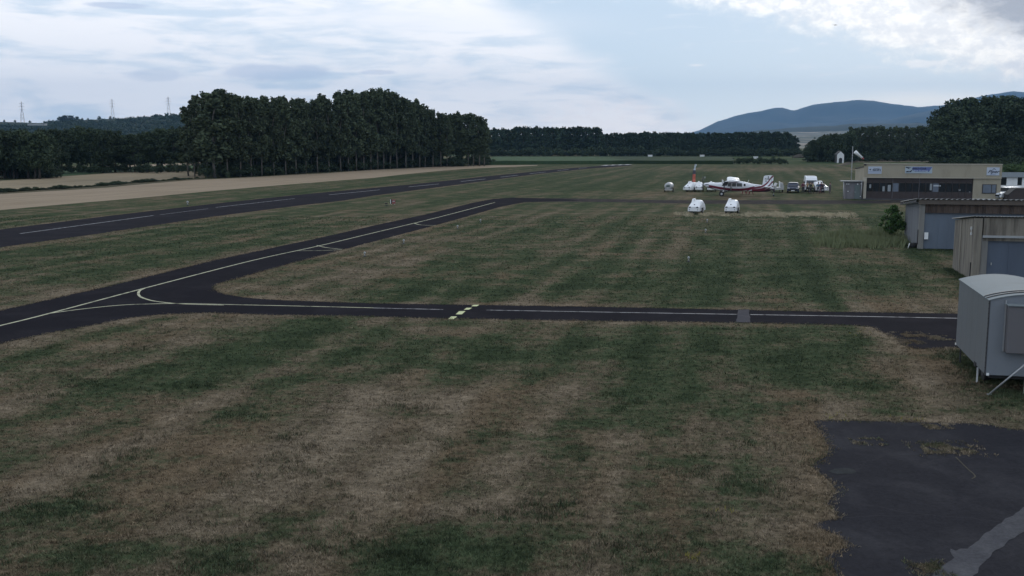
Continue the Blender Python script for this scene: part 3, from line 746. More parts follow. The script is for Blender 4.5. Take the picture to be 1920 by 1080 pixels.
for row in range(1, 5):
    for i, px in enumerate(front[::1]):
        if row > 2 and i % 2: continue
        p = G(px, lerp_at(px, base_y)); q = p + Vector((-.25, 1, 0)).normalized() * (7.5 * row) + Vector((random.uniform(-1.5, 1.5), random.uniform(-1.5, 1.5), 0))
        qx = 960 + 1920 * q.x / q.y
        h = AT(qx, lerp_at(qx, top_y) + random.uniform(-2, 8), q.y).z
        grow('poplar_tree', 'poplar', q, max(12, h * random.uniform(.95, 1.04)), 1.0, 'dark poplar crown standing behind the front row of the tall plantation', 'tree', 'inner poplars of the tall plantation', i + row)
for px, yt, dd, w in ((352,200,14,1.3),(364,188,9,1.0),(372,178,16,1.1),(388,172,5,1.2)):
    p = G(389, 334); p = AT(px, 300, p.y + dd); p.z = 0
    grow('poplar_tree', 'poplar', p, AT(px, yt, p.y).z, w * .9, 'ragged poplar at the open left edge of the tall plantation, sky showing through its top', 'tree', 'ragged poplars at the left edge of the plantation', int(px))
for i, (px, yt) in enumerate(((846,213),(856,210),(866,214),(878,212),(888,214),(899,217),(908,222),(862,216),(884,218),(903,228))):
    p = G(px, 311.5 if i < 7 else 308.6)
    grow('poplar_tree', 'poplar', p, AT(px, yt, p.y).z, 1.15, 'shaggy-topped tree of the low clump at the right end of the tall plantation', 'tree', 'shaggy trees right of the tall plantation', i)
for i in range(100):   # undergrowth at the foot of the clump and inside the plantation
    px = random.uniform(838, 912) if i < 26 else random.uniform(395, 840)
    p = G(px, lerp_at(px, base_y)) + Vector((0, random.uniform(3, 9) if i > 25 else random.uniform(-2, 2), 0))
    grow('bush', 'bush', p, random.uniform(2.2, 4.5), 1.3, 'dark undergrowth bush at the foot of the plantation trees', 'bush', 'undergrowth of the tall plantation', i)
grow('bush', 'bush', G(388, 334), 4.2, 1.0, 'green bush at the foot of the leftmost plantation tree, by the field edge', 'bush', None, 1)
# dark far edge inside the plantation, so no horizon light leaks under the crowns
for i, px in enumerate(range(400, 850, 9)):
    p = G(px, lerp_at(px, base_y)) + Vector((-8, 36 + random.uniform(-2, 2), 0))
    grow('bush', 'bush', p + Vector((0, -9, 0)), random.uniform(4, 5.5), 1.5, 'dark undergrowth bush deep inside the tall plantation', 'bush', 'bushes deep inside the plantation', i)
    grow('tree', 'round', p, random.uniform(8, 10), 1.25, 'low dark tree closing the back of the tall plantation', 'tree', 'low trees behind the plantation', i)

# B: far-left tree line
for i in range(34):
    px = -30 + i * 12.4 + random.uniform(-4, 4)
    yb = lerp_at(px, [(-40,338),(75,333),(100,326),(385,321)]) - random.uniform(0, 3)
    p = G(px, yb); yt = lerp_at(px, [(-40,236),(60,238),(100,243),(140,236),(185,241),(215,236),(250,250),(290,240),(330,236),(385,232)]) + random.uniform(-3, 8)
    lab = 'dark round tree of the far-left tree line, ' + ORD[i] + ' from the left'; grp = 'far-left tree line'
    if px < 80: lab = 'dark tree of the dense block at the far-left edge, behind the stubble'; grp = 'dense trees at the far-left edge'
    grow('broadleaf_tree', 'round', p, AT(px, yt, p.y).z, .95, lab, 'tree', grp, i)
for i in range(14):
    px = random.uniform(-20, 84)
    p = G(px, 335.5) + Vector((0, random.uniform(0, 12), 0))
    grow('broadleaf_tree', 'round' if i % 3 else 'poplar', p, AT(px, 244 + random.uniform(0, 16), p.y).z, 1.05, 'dark tree of the dense block at the far-left edge, behind the stubble', 'tree', 'dense trees at the far-left edge', i)
for i in range(30):
    px = -20 + i * 3.7
    grow('bush', 'bush', G(px, 334.5) + Vector((0, random.uniform(0, 6), 0)), random.uniform(3, 4.5), 1.3, 'dark undergrowth of the dense block at the far-left edge', 'bush', 'undergrowth at the far-left edge', i)
for i, px in enumerate((150,158,176,183,190,196,210,228,234,262,268,274,280,296,302,318,340,346,330,104,128,370)):
    grow('bush', 'bush', G(px, 323 + (px % 3)), 2.8, 1.3, 'dark bush in a gap under the far-left tree line', 'bush', 'bushes under the far-left tree line', i)
# hedge strip between the two stubble fields
for i in range(92):
    px = -10 + i * 4.2 + random.uniform(-4, 4)
    if px > 378: continue
    p = G(px, lerp_at(px, [(0,361.5),(100,355.5),(175,350.5),(260,343),(350,336.8),(384,334)]) - .5)
    grow('shrub', 'bush', p, random.choice((.3, .35, .4, .5, .8)), random.uniform(1.6, 3.2), 'low dark scrub plant on the ditch between the two pale fields', 'shrub', 'scrub along the ditch between the fields', i)
sheet('ditch_bank', dens([G(px, yy) for px, yy in ((-250,382),(0,364),(100,358),(200,352),(280,344.5),(350,338.5),(384,336.5),(384,333),(350,335.5),(260,341),(175,348.5),(100,353),(0,359),(-250,376))], .25, 2), .020, crop('ditch_grass', [(.3, (.05, .052, .03)), (.5, (.08, .07, .042)), (.7, (.12, .1, .06))], .5, .5))
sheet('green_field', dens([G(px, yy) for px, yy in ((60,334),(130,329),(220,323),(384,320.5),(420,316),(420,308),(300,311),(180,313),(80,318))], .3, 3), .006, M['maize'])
sheet('pale_track', dens([G(px, yy) for px, yy in ((90,318),(200,313.5),(300,311.5),(420,308.5),(430,303),(380,304),(300,307.5),(200,310.5),(90,314.5))], .3, 3), .010, M['wheat'])

# C/D: far tree lines
for i in range(58):
    px = 905 + i * 3.85 + random.uniform(-.8, .8)
    back = i % 2
    p = G(px, 292.2 - .45 * back); yt = 236.5 + random.uniform(0, 3.5) + (3 if px < 960 else 0) + 1.5 * back
    grow('poplar_tree', 'farpop', p, AT(px, yt, p.y).z, 1.15, 'tall straight poplar in the far row just right of the plantation', 'tree', 'far poplar row right of the plantation', i)
for i in range(118):
    px = 1127 + i * 3.12 + random.uniform(-1, 1)
    p = G(px, 292.6 - .4 * (i % 2)); yt = lerp_at(px, [(1120,250.5),(1210,247),(1300,249),(1400,247.5),(1480,247),(1496,258),(1504,272)]) + random.uniform(-1.2, 3.2)
    grow('poplar_tree', 'farpop', p, max(4, AT(px, yt, p.y).z), 1.15 if px < 1490 else 1.6, 'dark tree in the long even far row at the end of the airfield', 'tree', 'long far tree row behind the crop', i)
for i in range(96):
    px = 908 + i * 6.2 + random.uniform(-2, 2)
    p = G(px, 293.2); grow('broadleaf_tree', 'bush', p, random.uniform(3.5, 7), 1.3, 'low bushy growth at the foot of the long far tree row', 'bush', 'undergrowth of the far tree row', i)

# E: right-hand woods
for i in range(16):
    px = 1512 + i * 5.6 + random.uniform(-2, 2)
    p = G(px, 304.5 - random.uniform(0, 2.5)); grow('bush', 'bush', p + Vector((0, -3, 0)), random.uniform(2.5, 4), 1.4, 'dark undergrowth at the foot of the trees round the chapel', 'bush', 'undergrowth round the chapel', i); yt = lerp_at(px, [(1508,276),(1520,262),(1545,252),(1580,247),(1600,244)]) + random.uniform(-2, 4)
    grow('broadleaf_tree', 'round', p, AT(px, yt, p.y).z, .85, 'round dark tree in the clump by the white chapel, ' + ORD[i] + ' from the left', 'tree', 'trees round the white chapel', i)
for i in range(34):
    px = 1592 + i * 5.2 + random.uniform(-1, 1)
    p = G(px, 301.6 - .8 * (i % 2)); yt = 236 + random.uniform(-1, 5)
    grow('poplar_tree', 'poplar', p, AT(px, yt, p.y).z, 1.0, 'straight poplar in the row behind the clubhouse, ' + ORD[i] + ' from the left', 'tree', 'poplar row behind the clubhouse', i)
for i in range(30):
    px = 1592 + i * 5.6
    grow('bush', 'bush', G(px, 301.8), random.uniform(3, 5), 1.4, 'dark undergrowth bush at the foot of the clubhouse poplar row', 'bush', 'undergrowth behind the clubhouse', i)
    px = 1594 + i * 6 + random.uniform(-2, 2)
    grow('broadleaf_tree', 'round', G(px, 300.0), random.uniform(8, 11), 1.1, 'dark underwood behind the poplar row of the clubhouse', 'tree', 'underwood behind the clubhouse', i)
for i, (px, yt, w) in enumerate(((1760,204,1.1),(1772,193,1.1),(1788,184,1.2),(1806,180,1.2),(1824,181,1.1),(1842,176,1.2),(1862,178,1.1),(1882,175,1.2),(1902,178,1.1),(1922,176,1.2),(1945,180,1.2),(1768,215,1.0),(1795,196,1.2),(1832,194,1.2),(1872,190,1.2),(1912,190,1.2),(1752,222,.7))):
    p = G(px, 309.5 if i < 11 else 312.5)
    grow('broadleaf_tree', 'round', p, AT(px, yt, p.y).z, .78 * w, 'big dark tree of the tall wood at the right edge, above the clubhouse', 'tree', 'tall wood at the right edge', i)
for i in range(30):
    px = 1750 + i * 7
    grow('bush', 'bush', G(px, 314.5), random.uniform(3, 5), 1.4, 'dark undergrowth bush at the foot of the right-hand wood', 'bush', 'undergrowth of the right-hand wood', i)
for i in range(12):
    px = 1757 + i * 16
    grow('broadleaf_tree', 'round', G(px, 314), random.uniform(9, 13), 1.1, 'lower dark tree at the foot of the right-hand wood, ' + ORD[i] + ' from the left', 'tree', 'lower trees at the foot of the right-hand wood', i)
# F/G: bushes
for i, (px, h, w) in enumerate(((1384,2.5,1.1),(1396,2.9,1.2),(1410,2.6,1.2),(1424,2.9,1.2),(1437,2.5,1.1),(1449,2.8,1.2),(1461,2.6,1.1),(1470,2.3,1.0))):
    grow('bush', 'bush', G(px, 308), h * 1.12, w * 1.15, 'dark rounded bush in the short hedge beyond the vans, ' + ORD[i] + ' from the left', 'bush', 'hedge beyond the parked vans', i)
for i in range(11):
    px = 1866 + i * 7
    t = grow('bush', 'bush', G(px, 332 - (i % 3)), 3.4 + random.uniform(-.4, .6), 1.2, 'green scrub bush behind the white cabin, right of the clubhouse', 'bush', 'scrub behind the white cabin', i)
    for c in t.children:
        c.data = c.data
green_bush = [m_.copy() for m_, _ in PROTO['bush']]
for m_ in green_bush: m_.materials[0] = M['leaf_green']
for o in list(COL.objects):
    if o.name.startswith('foliage') and o.parent and o.parent.get('group') == 'scrub behind the white cabin': o.data = random.choice(green_bush)
for i, px in enumerate((1622,1632,1640,1680,1730)):
    grow('bush', 'bush', G(px, 303.5), 1.5, 1.6, 'low dark shrub on the bank behind the clubhouse roof', 'bush', 'shrubs on the bank behind the clubhouse', i)
sheet('earth_bank', dens([G(px, yy) for px, yy in ((1560,311.5),(1602,305),(1700,304),(1900,306),(1960,300),(1800,299),(1640,297.5),(1600,299),(1590,304))], .4, 3), .012, crop('dry_bank', [(.3, (.09, .08, .05)), (.5, (.13, .11, .08)), (.7, (.18, .15, .11))], .3, .3))
ribbons('farm_track', [([(1570,311),(1584,309),(1596,305),(1606,304)], 2.4)], M['gravel'], .018)

# young tree beside the hangar
rr = random.Random(5); cs, rs = [], []
for k in range(60):
    t_ = rr.random(); an = rr.uniform(0, 6.28); z_ = .75 + 2.0 * t_; rad = 1.05 * math.sin(math.pi * (t_ * .72 + .24)) * rr.uniform(.2, 1.1)
    cs.append((rad * math.cos(an), rad * math.sin(an), z_)); rs.append(rr.uniform(.14, .32))
yt = thing('young_tree', 'small leafy dark green tree beside the left wall of the far hangar', 'tree', G(1672, 451))
obj('crown', crown_mesh('young_crown', cs, rs, 3200, .15, .8, 77, leaves('young_leaves', (.016, .034, .012), (.04, .068, .022))), yt)
obj('trunk', trunk_mesh('young_trunk', 2.4, .06, M['darkbark'], 8, .5, .8, 9), yt)
# tall weeds and the straw windrow
P = []
for k in range(4200):
    px = random.gauss(1615, 40); yy = random.gauss(453, 5.5)
    if abs(px - 1615) < 90 and abs(yy - 453) < 13 + 5 * noise.noise(Vector((px * .05, 1, 1))): c = G(px, yy); P.append((c.x, c.y))
P = np.array(P); hh = .30 + .75 * np.array([max(0, noise.noise(Vector((p[0] * .6, p[1] * .5, 3)))) + .3 for p in P])
tufts('tall_weeds', P, None, hh, np.full(len(P), .075), 5, M['weed'], .12, .35, 'tall rank weeds growing in a clump by the small tree')['category'] = 'weeds'
P, hh = [], []
for k in range(16000):
    px = random.uniform(1265, 1605); d = noise.noise(Vector((px * .05, 0, 0))) ; amt = lerp_at(px, [(1265,.15),(1330,.45),(1400,.25),(1440,.6),(1470,1),(1590,1),(1605,.2)]) + .5 * d
    if random.random() > amt or noise.noise(Vector((px * .10, (yq := random.gauss(0, 2.2)) * .9, 2))) < .06 + abs(yq) * .06: continue
    yy = 402 + yq + 1.6 * noise.noise(Vector((px * .03, 4, 0))) + (px - 1265) * .006
    c = G(px, yy); P.append((c.x, c.y)); hh.append(.20)
tufts('straw', np.array(P), None, np.array(hh), np.full(len(P), .05), 4, M['straw'], .14, 1.3, 'pale windrow of cut straw lying across the grass behind the white trailers')['category'] = 'straw'

P = []
for px, yy, n_, sp in ((1303, 1043, 12, .14), (1342, 958, 5, .2), (1585, 782, 8, .25), (1700, 786, 7, .3), (1608, 625, 6, .4)):
    c = G(px, yy); P += [(c.x + random.gauss(0, sp), c.y + random.gauss(0, sp)) for _ in range(n_)]
tufts('yellow_flowers', np.array(P), None, np.full(len(P), .07), np.full(len(P), .02), 4, paint('yellow_petals', (.30, .27, .05), .8), .04, .6, 'small patches of yellow flowers scattered in the dry grass')['category'] = 'flowers'
# green crop block at the far end, standing 1.4 m high
cp = [G(px, yy) for px, yy in ((912,308.6),(1100,307.8),(1190,307.4),(1300,307.6),(1378,307.8))]
cb = [AT(px, 290, 500) for px in (1372,1300,1190,1100,925)]
pts = dens([Vector((p.x, p.y, 0)) for p in cp + cb], .5, 1.2)
mb = MB(); n = len(pts)
vs = [(p.x, p.y, 0) for p in pts] + [(p.x, p.y, 1.25 + .22 * noise.noise(Vector((p.x, p.y, 0)) * .5)) for p in pts]
tris = tessellate_polygon([[Vector((p.x, p.y, 0)) for p in pts]])
mb._add(vs, [(i, (i + 1) % n, n + (i + 1) % n, n + i) for i in range(n)] + [tuple(n + k for k in t) for t in tris])
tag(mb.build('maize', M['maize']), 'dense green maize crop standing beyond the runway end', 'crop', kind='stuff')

# ------------------------------------------------------------------ distant relief
def ridge(name, pts, Dc, Df, mat, x0, x1, step, rows=14, amp=.12, fs=.0006, back=1500, floor=0.0):
    vs, fs_ = [], []; cols = np.arange(x0, x1, step)
    for px in cols:
        H = max(floor, (268.0 - lerp_at(px, pts) + (1.6 * noise.fractal(Vector((px * .03, Dc * .01, 0)), 1.0, 2.0, 4) if Dc > 3000 else 0)) / 1920.0 * Dc + CAM_H)
        for r_ in range(rows + 4):
            t = r_ / rows
            D = Df + (Dc - Df) * t
            X = (px - 960) / 1920.0 * D
            nz = noise.fractal(Vector((X * fs, D * fs, 2.0)), 1.0, 2.0, 5)
            if t <= 1: zh = H * (t ** 1.25) * (1 + amp * nz * 4 * t * (1 - t) * 1.6)
            else: zh = H * (1 - (t - 1) * 1.2)
            vs.append((X, D, zh - (8 if r_ == 0 else 0)))
    R_ = rows + 4
    for c in range(len(cols) - 1):
        for r_ in range(R_ - 1):
            b = c * R_ + r_; fs_.append((b, b + R_, b + R_ + 1, b + 1))
    me = bpy.data.meshes.new(name); me.from_pydata(vs, [], fs_); me.polygons.foreach_set('use_smooth', [True] * len(fs_))
    return tag(obj(name, me, None, mat), kind='structure')
MT = [(1180,268),(1270,256),(1292,249),(1308,244.5),(1325,236),(1340,229),(1370,219.5),(1400,212.5),(1425,207.5),(1446,204.5),(1461,204),(1479,208),(1488,206.5),(1497,203.5),(1527,196.5),(1570,192),(1606,188.7),(1636,192),(1654,196),(1697,200),(1707,202),(1757,199),(1787,190),(1805,187),(1850,178),(1884,174),(1920,176),(2100,168),(2400,180),(3200,200)]
ridge('mountains', MT, 11500, 8200, M['mount'], 1180, 3200, 8, 22, .35, .0009)
ridge('foothill_ridge', [(1500,262),(1545,245),(1600,234),(1660,225),(1757,203),(1800,200),(1900,210),(2200,200),(3000,230)], 9000, 7600, M['mount'], 1500, 3000, 10, 12, .3, .001)
ridge('low_hills', [(1100,266),(1380,250),(1446,242.5),(1521,238),(1603,233),(1700,232),(1900,236),(2400,240),(3000,250)], 5200, 4300, M['hill'], 1100, 3000, 10, 10, .2, .002)
far_mat = None
m_, gg, pp = base_mat('patchwork_fields')
X_, Y_, Z_ = gg.sep(gg.new('ShaderNodeNewGeometry').outputs['Position'])
vo = gg.new('ShaderNodeTexVoronoi', feature='F1'); vo.inputs['Scale'].default_value = 1.0
gg.l.new(gg.vec(gg.mul(X_, .021), gg.mul(Y_, .0080)), vo.inputs['Vector'])
cc = gg.ramp(gg.sep(vo.outputs['Color'])[0], [(.0, (.03, .045, .028)), (.50, (.04, .055, .035)), (.54, (.18, .15, .11)), (.72, (.24, .20, .15)), (.78, (.06, .08, .05)), (1, (.12, .11, .08))])
gg.l.new(cc, pp.inputs['Base Color']); pp.inputs['Roughness'].default_value = 1.0
ridge('far_fields', [(1000,262),(1400,250),(1600,246),(2400,246)], 4250, 1300, m_, 1000, 2600, 14, 10, .1, .001)
HL = [(-900,236),(-300,231),(0,229),(40,230),(87,231.5),(120,228),(190,225),(250,222.5),(295,219.5),(335,217),(450,214),(600,218),(760,240),(900,258),(1000,266)]
ridge('hill', HL, 1750, 1050, M['hill'], -900, 1000, 8, 12, .05, .004, 300)
# woods cover on the hill (reads as one mass)
C_, R2 = [], []
rr = random.Random(3)
for k in range(1500):
    px = rr.uniform(-60, 420); t = rr.random()
    H = (268.0 - lerp_at(px, HL)) / 1920.0 * 1750 + CAM_H
    D = 1050 + 700 * t
    if t > .93 and not (100 < px < 160 or 285 < px or px < 60): continue
    if px < 95 and t > .80: continue
    z_ = H * t ** 1.25
    C_.append(((px - 960) / 1920.0 * D, D, z_ + 2.0)); R2.append(rr.uniform(3.5, 6.5) * (.7 if t > .9 else 1))
V, F = cards(C_, R2, 60000, 2.6, .8, 4)
tag(obj('hill_woodland', mesh_np('hill_woodland', V, F, 4), None, M['leaf_far']), 'dark continuous woodland covering the hillside on the far left', 'woodland', kind='stuff')
for i, (px, yt, w) in enumerate(((113,218,1.2),(122,215.5,1.5),(133,216,1.5),(144,218,1.3),(154,221,1.0),(186,217.5,1.2),(207,217.8,1.1),(213,219,1.0),(271,218,.7),(300,216,1.2),(312,215,1.3),(326,214.5,1.2),(338,214,1.1),(165,223,1.0),(8,227.5,1.0),(28,228,1.2),(56,228.5,1.2),(83,229.5,1.2))):
    D = 1730; H = (268.0 - lerp_at(px, HL)) / 1920.0 * 1750 + CAM_H
    p = AT(px, 225, D); p.z = H - 1.5
    zt = AT(px, yt, D).z
    grow('broadleaf_tree', 'round', p, max(4.5, zt - p.z), 1.3 * w, 'tree silhouetted on the crest of the far-left hill', 'tree', 'trees on the crest of the far-left hill', i)
# houses and pale roofs far left
def little_house(px, py, D, w, h, label, wall, z0=None, roofm='fibro'):
    p = AT(px, py, D)
    t = thing('house', label, 'house', p, R(10))
    MB().box((0, 0, h / 2 - .5), (w, w * .7, h + 1)).build('wall', M[wall], t)
    MB().prism([(-w / 2 - .3, h), (w / 2 + .3, h), (0, h + w * .3)], -w * .38, w * .38).build('roof', M[roofm], t)
    for k in (-1, 1): MB().box((k * w * .22, -w * .355, h * .5), (w * .14, .08, h * .3)).build('window', M['glass'], t)
little_house(303, 230.5, 1650, 4.5, 3.4, 'small pale house on the wooded hillside, below the third pylon', 'white')
MB()
gh = thing('greenhouse', 'long low pale shed on the far-left skyline', 'shed', AT(70, 234.4, 1450))
MB().box((0, 0, .6), (24, 8, 2.4)).build('wall', M['offwhite'], gh); MB().prism([(-12.5, 1.8), (12.5, 1.8), (12.5, 2.2), (-12.5, 2.2)], -4.5, 4.5).build('roof', M['offwhite'], gh)

# ------------------------------------------------------------------ pylons
def pylon(px, yb, yt_, lab):
    D = 1800.0; b = AT(px, yb + 6, D); top = AT(px, yt_, D).z; H = top - b.z
    t = thing('electricity_pylon', lab, 'pylon', b, R(20), 'pylons on the far-left hill')
    mb = MB(); lv = [0, .2, .38, .52, .64, .74, .82, .9, .96]
    def hw(f): return (2.9 * (1 - f) + .45) if f < .64 else .9 * (1 - f) + .55 * f
    for sx in (-1, 1):
        for sy in (-1, 1):
            mb.tube([(sx * hw(f), sy * hw(f), H * f) for f in lv], .20, 4)
    for a, b_ in zip(lv[:-1], lv[1:]):
        for sy in (-1, 1):
            mb.tube([(-hw(a), sy * hw(a), H * a), (hw(b_), sy * hw(b_), H * b_)], .11, 3); mb.tube([(hw(a), sy * hw(a), H * a), (-hw(b_), sy * hw(b_), H * b_)], .11, 3)
            mb.tube([(sy * hw(a), -hw(a), H * a), (sy * hw(b_), hw(b_), H * b_)], .11, 3)
    mb.tube([(0, 0, H * .94), (0, 0, H)], .25, 4)
    mb.build('lattice_tower', M['metal'], t)
    for f, L_ in ((.66, 3.6), (.78, 4.6), (.90, 3.4)):
        a = MB().tube([(-L_, 0, H * f), (0, 0, H * f + .9), (L_, 0, H * f)], .16, 4).tube([(-L_, 0, H * f), (L_, 0, H * f)], .16, 4)
        for s_ in (-1, 1): a.tube([(s_ * L_, 0, H * f), (s_ * L_, 0, H * f - 1.6)], .12, 4)
        a.build('crossarm', M['metal'], t)
    return t
pylon(43, 230, 189.5, 'leftmost of the three lattice pylons on the far-left hill')
pylon(212, 223, 185, 'middle one of the three lattice pylons, above two crest trees')
pylon(317, 217, 180.5, 'rightmost lattice pylon on the hill, next to the tall plantation')

# ------------------------------------------------------------------ cream clubhouse
AXA = R(-10.5)   # buildings on the right share this heading
def text_mesh(name, body, size, mat, parent, loc, rot=(math.pi / 2, 0, 0), shear=0.0, ext=.004, bold=0.0, sx=1.0):
    cu = bpy.data.curves.new(name, 'FONT'); cu.body = body; cu.size = size; cu.shear = shear; cu.extrude = ext; cu.offset = bold
    cu.align_x = 'CENTER'; cu.align_y = 'CENTER'
    tmp = bpy.data.objects.new('tmp', cu); COL.objects.link(tmp)
    me = bpy.data.meshes.new_from_object(tmp.evaluated_get(bpy.context.evaluated_depsgraph_get()))
    bpy.data.objects.remove(tmp); me.name = name
    me.materials.clear()
    o = obj(name, me, parent, mat, loc); o.rotation_euler = rot; o.scale = (sx, 1, 1); return o
p0 = G(1618, 373.4)
club = thing('clubhouse', 'long flat-roofed cream clubhouse with a brown glazed front and three sign boards', 'building', p0, AXA)
CW, CD, CH = 18.0, 8.5, 4.85
FB = 3.05                               # underside of the fascia
MB().box((CW / 2, .25, (CH + FB) / 2), (CW, .30, CH - FB)).build('fascia', M['render'], club)
MB().box((CW / 2, .23, CH + .05), (CW + .1, .42, .10)).build('coping', M['render_edge'], club)
MB().box((CW / 2, .24, FB - .04), (CW + .02, .36, .08)).build('fascia_edge', M['render_edge'], club)
MB().prism([(.41, 0), (CD, 0), (CD, 4.0), (.41, 4.45)], 0.0, .25, 'x').build('side_wall', M['render'], club)
MB().prism([(.41, 0), (CD, 0), (CD, 4.0), (.41, 4.45)], CW - .25, CW, 'x').build('side_wall', M['render'], club)
MB().box((CW / 2, CD - .125, 2.0), (CW - .51, .24, 4.0)).build('rear_wall', M['render'], club)
MB().prism([(.42, 4.46), (CD + .2, 4.01), (CD + .2, 4.12), (.42, 4.57)], -.1, CW + .1, 'x').build('roof', M['roof_dark'], club)
MB().box((.20, .24, FB / 2 - .04), (.38, .34, FB - .085)).build('pillar', M['render_edge'], club)
XR = 14.45
MB().box(((XR + CW) / 2, .40, FB / 2 - .045), (CW - XR, .3, FB - .09)).build('end_wall', M['render'], club)
MB().box(((XR + CW) / 2, .23, .09), (CW - XR, .05, .18)).build('plinth', M['white'], club)
w = MB().box((16.55, .22, 1.55), (1.85, .06, 1.28)).build('window', M['darkgrey'], club)
MB().box((16.25, .185, 1.56), (1.02, .02, 1.08)).build('pane', M['glass_curtain'], w); MB().box((17.12, .185, 1.56), (.48, .02, 1.08)).build('pane', M['glass_curtain'], w)
nb = 16; x0 = .42; bw = (XR - x0) / nb
MB().box(((x0 + XR) / 2, 1.3, .5), (XR - x0, .1, .9)).build('interior_counter', M['brown'], club)
for k in range(nb):
    cx = x0 + bw * (k + .5)
    MB().box((cx, .42, 2.66), (bw - .05, .05, .60)).build('top_panel', M['brown'], club)
    MB().box((cx, .42, .52), (bw - .05, .05, .92)).build('bottom_panel', M['brown'], club)
    fr = MB().box((cx, .425, 2.30), (bw - .03, .07, .09)).box((cx, .425, 1.03), (bw - .03, .07, .09)).build('window_frame', M['brownframe'], club)
    MB().box((cx, .435, 1.665), (bw - .10, .02, 1.18)).build('pane', M['glass_curtain'] if k in (4, 10) else M['glass'], fr)
for k in range(nb + 1):
    MB().box((x0 + bw * k, .42, 1.5), (.06, .11, 2.96)).build('mullion', M['brownframe'], club)
MB().box((x0 + bw * 4, .36, 1.5), (.05, .05, 2.96)).build('downpipe', M['contain'], club)
MB().box((x0 + bw * 8, .36, 1.5), (.05, .05, 2.96)).build('downpipe', M['contain'], club)
MB().box(((x0 + XR) / 2, -.6, .05), (XR + 1.2, 2.0, .10)).build('terrace', M['kerbcon'], club)
MB().tube([(-.1, -.02, CH - .05), (.25, -.02, CH - .05)], .10, 8).build('floodlight', M['black'], club)
# notices behind the glass (pale smears in the photograph)
for k, (xx, zz_, w_, h_) in enumerate(((2.75, 1.45, .30, .7), (3.5, 1.55, .40, .9), (9.0, 1.75, .28, .9), (9.8, 1.92, .95, .16), (12.75, 1.35, .28, .2), (14.1, .95, .2, .4), (.95, 1.8, .25, .5))):
    MB().box((xx, .405, zz_), (w_, .012, h_)).build('window_notice', paint('notice', (.30, .33, .35) if k != 3 else (.55, .6, .65), .6), club)
blue = paint('sign_blue', (.06, .10, .26), .6); ink = paint('sign_black', (.012, .018, .04), .6); boardw = paint('sign_white', (.50, .56, .66), .6, .05)
b1 = MB().box((1.42, .07, 4.05), (1.80, .05, 1.0)).build('sign_board', boardw, club); b1['label'] = 'white board with dark blue emblem and lettering at the left end of the fascia'
MB().prism([(.62, 4.12), (.92, 4.25), (.86, 4.12), (.92, 3.99)], .030, .044).build('emblem', ink, b1)
text_mesh('lettering', 'Aéroclub', .22, M['darkgrey'], b1, (1.62, .040, 4.30)); text_mesh('lettering', 'ISSOIRE', .33, ink, b1, (1.66, .040, 4.05), bold=.012)
MB().box((1.42, .038, 3.80), (1.74, .01, .045)).build('rule_line', blue, b1)
b2 = MB().box((7.20, .07, 4.10), (3.55, .05, .92)).build('sign_board', paint('banner_pale', (.42, .50, .56), .6, .1), club); b2['label'] = 'wide blue banner with aircraft drawings and lettering in the middle of the fascia'
MB().prism([(6.4, 4.50), (8.2, 4.50), (8.95, 4.50), (8.55, 3.85), (6.7, 3.85), (6.3, 4.2)], .028, .044).build('blue_field', paint('banner_blue', (.12, .16, .36), .6, .3), b2)
MB().prism([(5.5, 4.52), (6.3, 4.42), (5.9, 4.35), (6.0, 4.20), (5.75, 4.33), (5.5, 4.40)], .020, .028).build('emblem', ink, b2)
MB().prism([(5.5, 3.85), (5.85, 4.0), (5.9, 3.85), (6.4, 4.15), (6.2, 3.80), (5.5, 3.78)], .020, .028).build('emblem', ink, b2)
text_mesh('lettering', 'AERO-CLUB', .34, ink, b2, (7.25, .020, 4.28), shear=.2, bold=.008); text_mesh('lettering', 'École de pilotage', .27, boardw, b2, (7.5, .020, 3.98), bold=.006)
b3 = MB().box((16.85, .07, 3.95), (1.62, .05, 1.08)).build('sign_board', boardw, club); b3['label'] = 'white board with slanted dark Piper lettering at the right end of the fascia'
text_mesh('lettering', 'Piper', .58, ink, b3, (16.85, .040, 3.90), shear=.5, bold=.010, sx=1.15)
MB().prism([(16.72, 4.20), (16.95, 4.38), (17.20, 4.20), (17.10, 4.18), (16.95, 4.29), (16.82, 4.18)], .030, .044).build('emblem', ink, b3)
text_mesh('lettering', 'distributeur', .16, blue, b3, (16.85, .040, 3.56))

# ------------------------------------------------------------------ grey cabinet, mast with windsock
cb_ = thing('equipment_cabinet', 'grey equipment shed with a flat overhanging roof beside the clubhouse', 'shed', G(1599, 373.4), AXA)
MB().box((0, .9, 1.22), (2.15, 1.8, 2.4)).build('body', M['contain'], cb_)
MB().box((-.15, .85, 2.50), (2.95, 2.3, .13)).build('roof', M['fibro'], cb_)
dd = MB().box((.55, -.025, 1.05), (.75, .045, 1.95)).build('door', paint('grey_green_door', (.12, .15, .15), .6), cb_); MB().box((.25, -.06, 1.0), (.05, .03, .2)).build('handle', M['metal'], dd)
MB().box((-.45, -.03, 1.0), (.8, .05, 1.9)).build('side_panel', M['contain'], cb_)
for xx, zz_ in ((-.9, 2.1), (-.65, 2.1), (.55, 2.1), (1.0, 2.15), (-.7, 1.1), (1.0, .4)):
    MB().box((xx, -.075, zz_), (.14, .03, .11)).build('pale_fitting', M['white'], cb_)
for xx in (-1.35, 1.08): MB().tube([(xx, -.25, 0), (xx, -.25, 2.44)], .045, 6).build('post', M['metal'], cb_)
ws = thing('windsock', 'white windsock with a red tip hanging from a thin tall mast', 'windsock', G(1594.5, 372.6))
Dw = ws.location.y
ztop = AT(1594, 274, Dw).z
MB().tube([(0, 0, 0), (0, 0, ztop)], [.05, .03], 6).build('mast', M['metal'], ws)
for k in range(9):
    MB().box((0, 0, .8 + k * .75), (.26, .03, .03)).build('rung', M['metal'], ws)
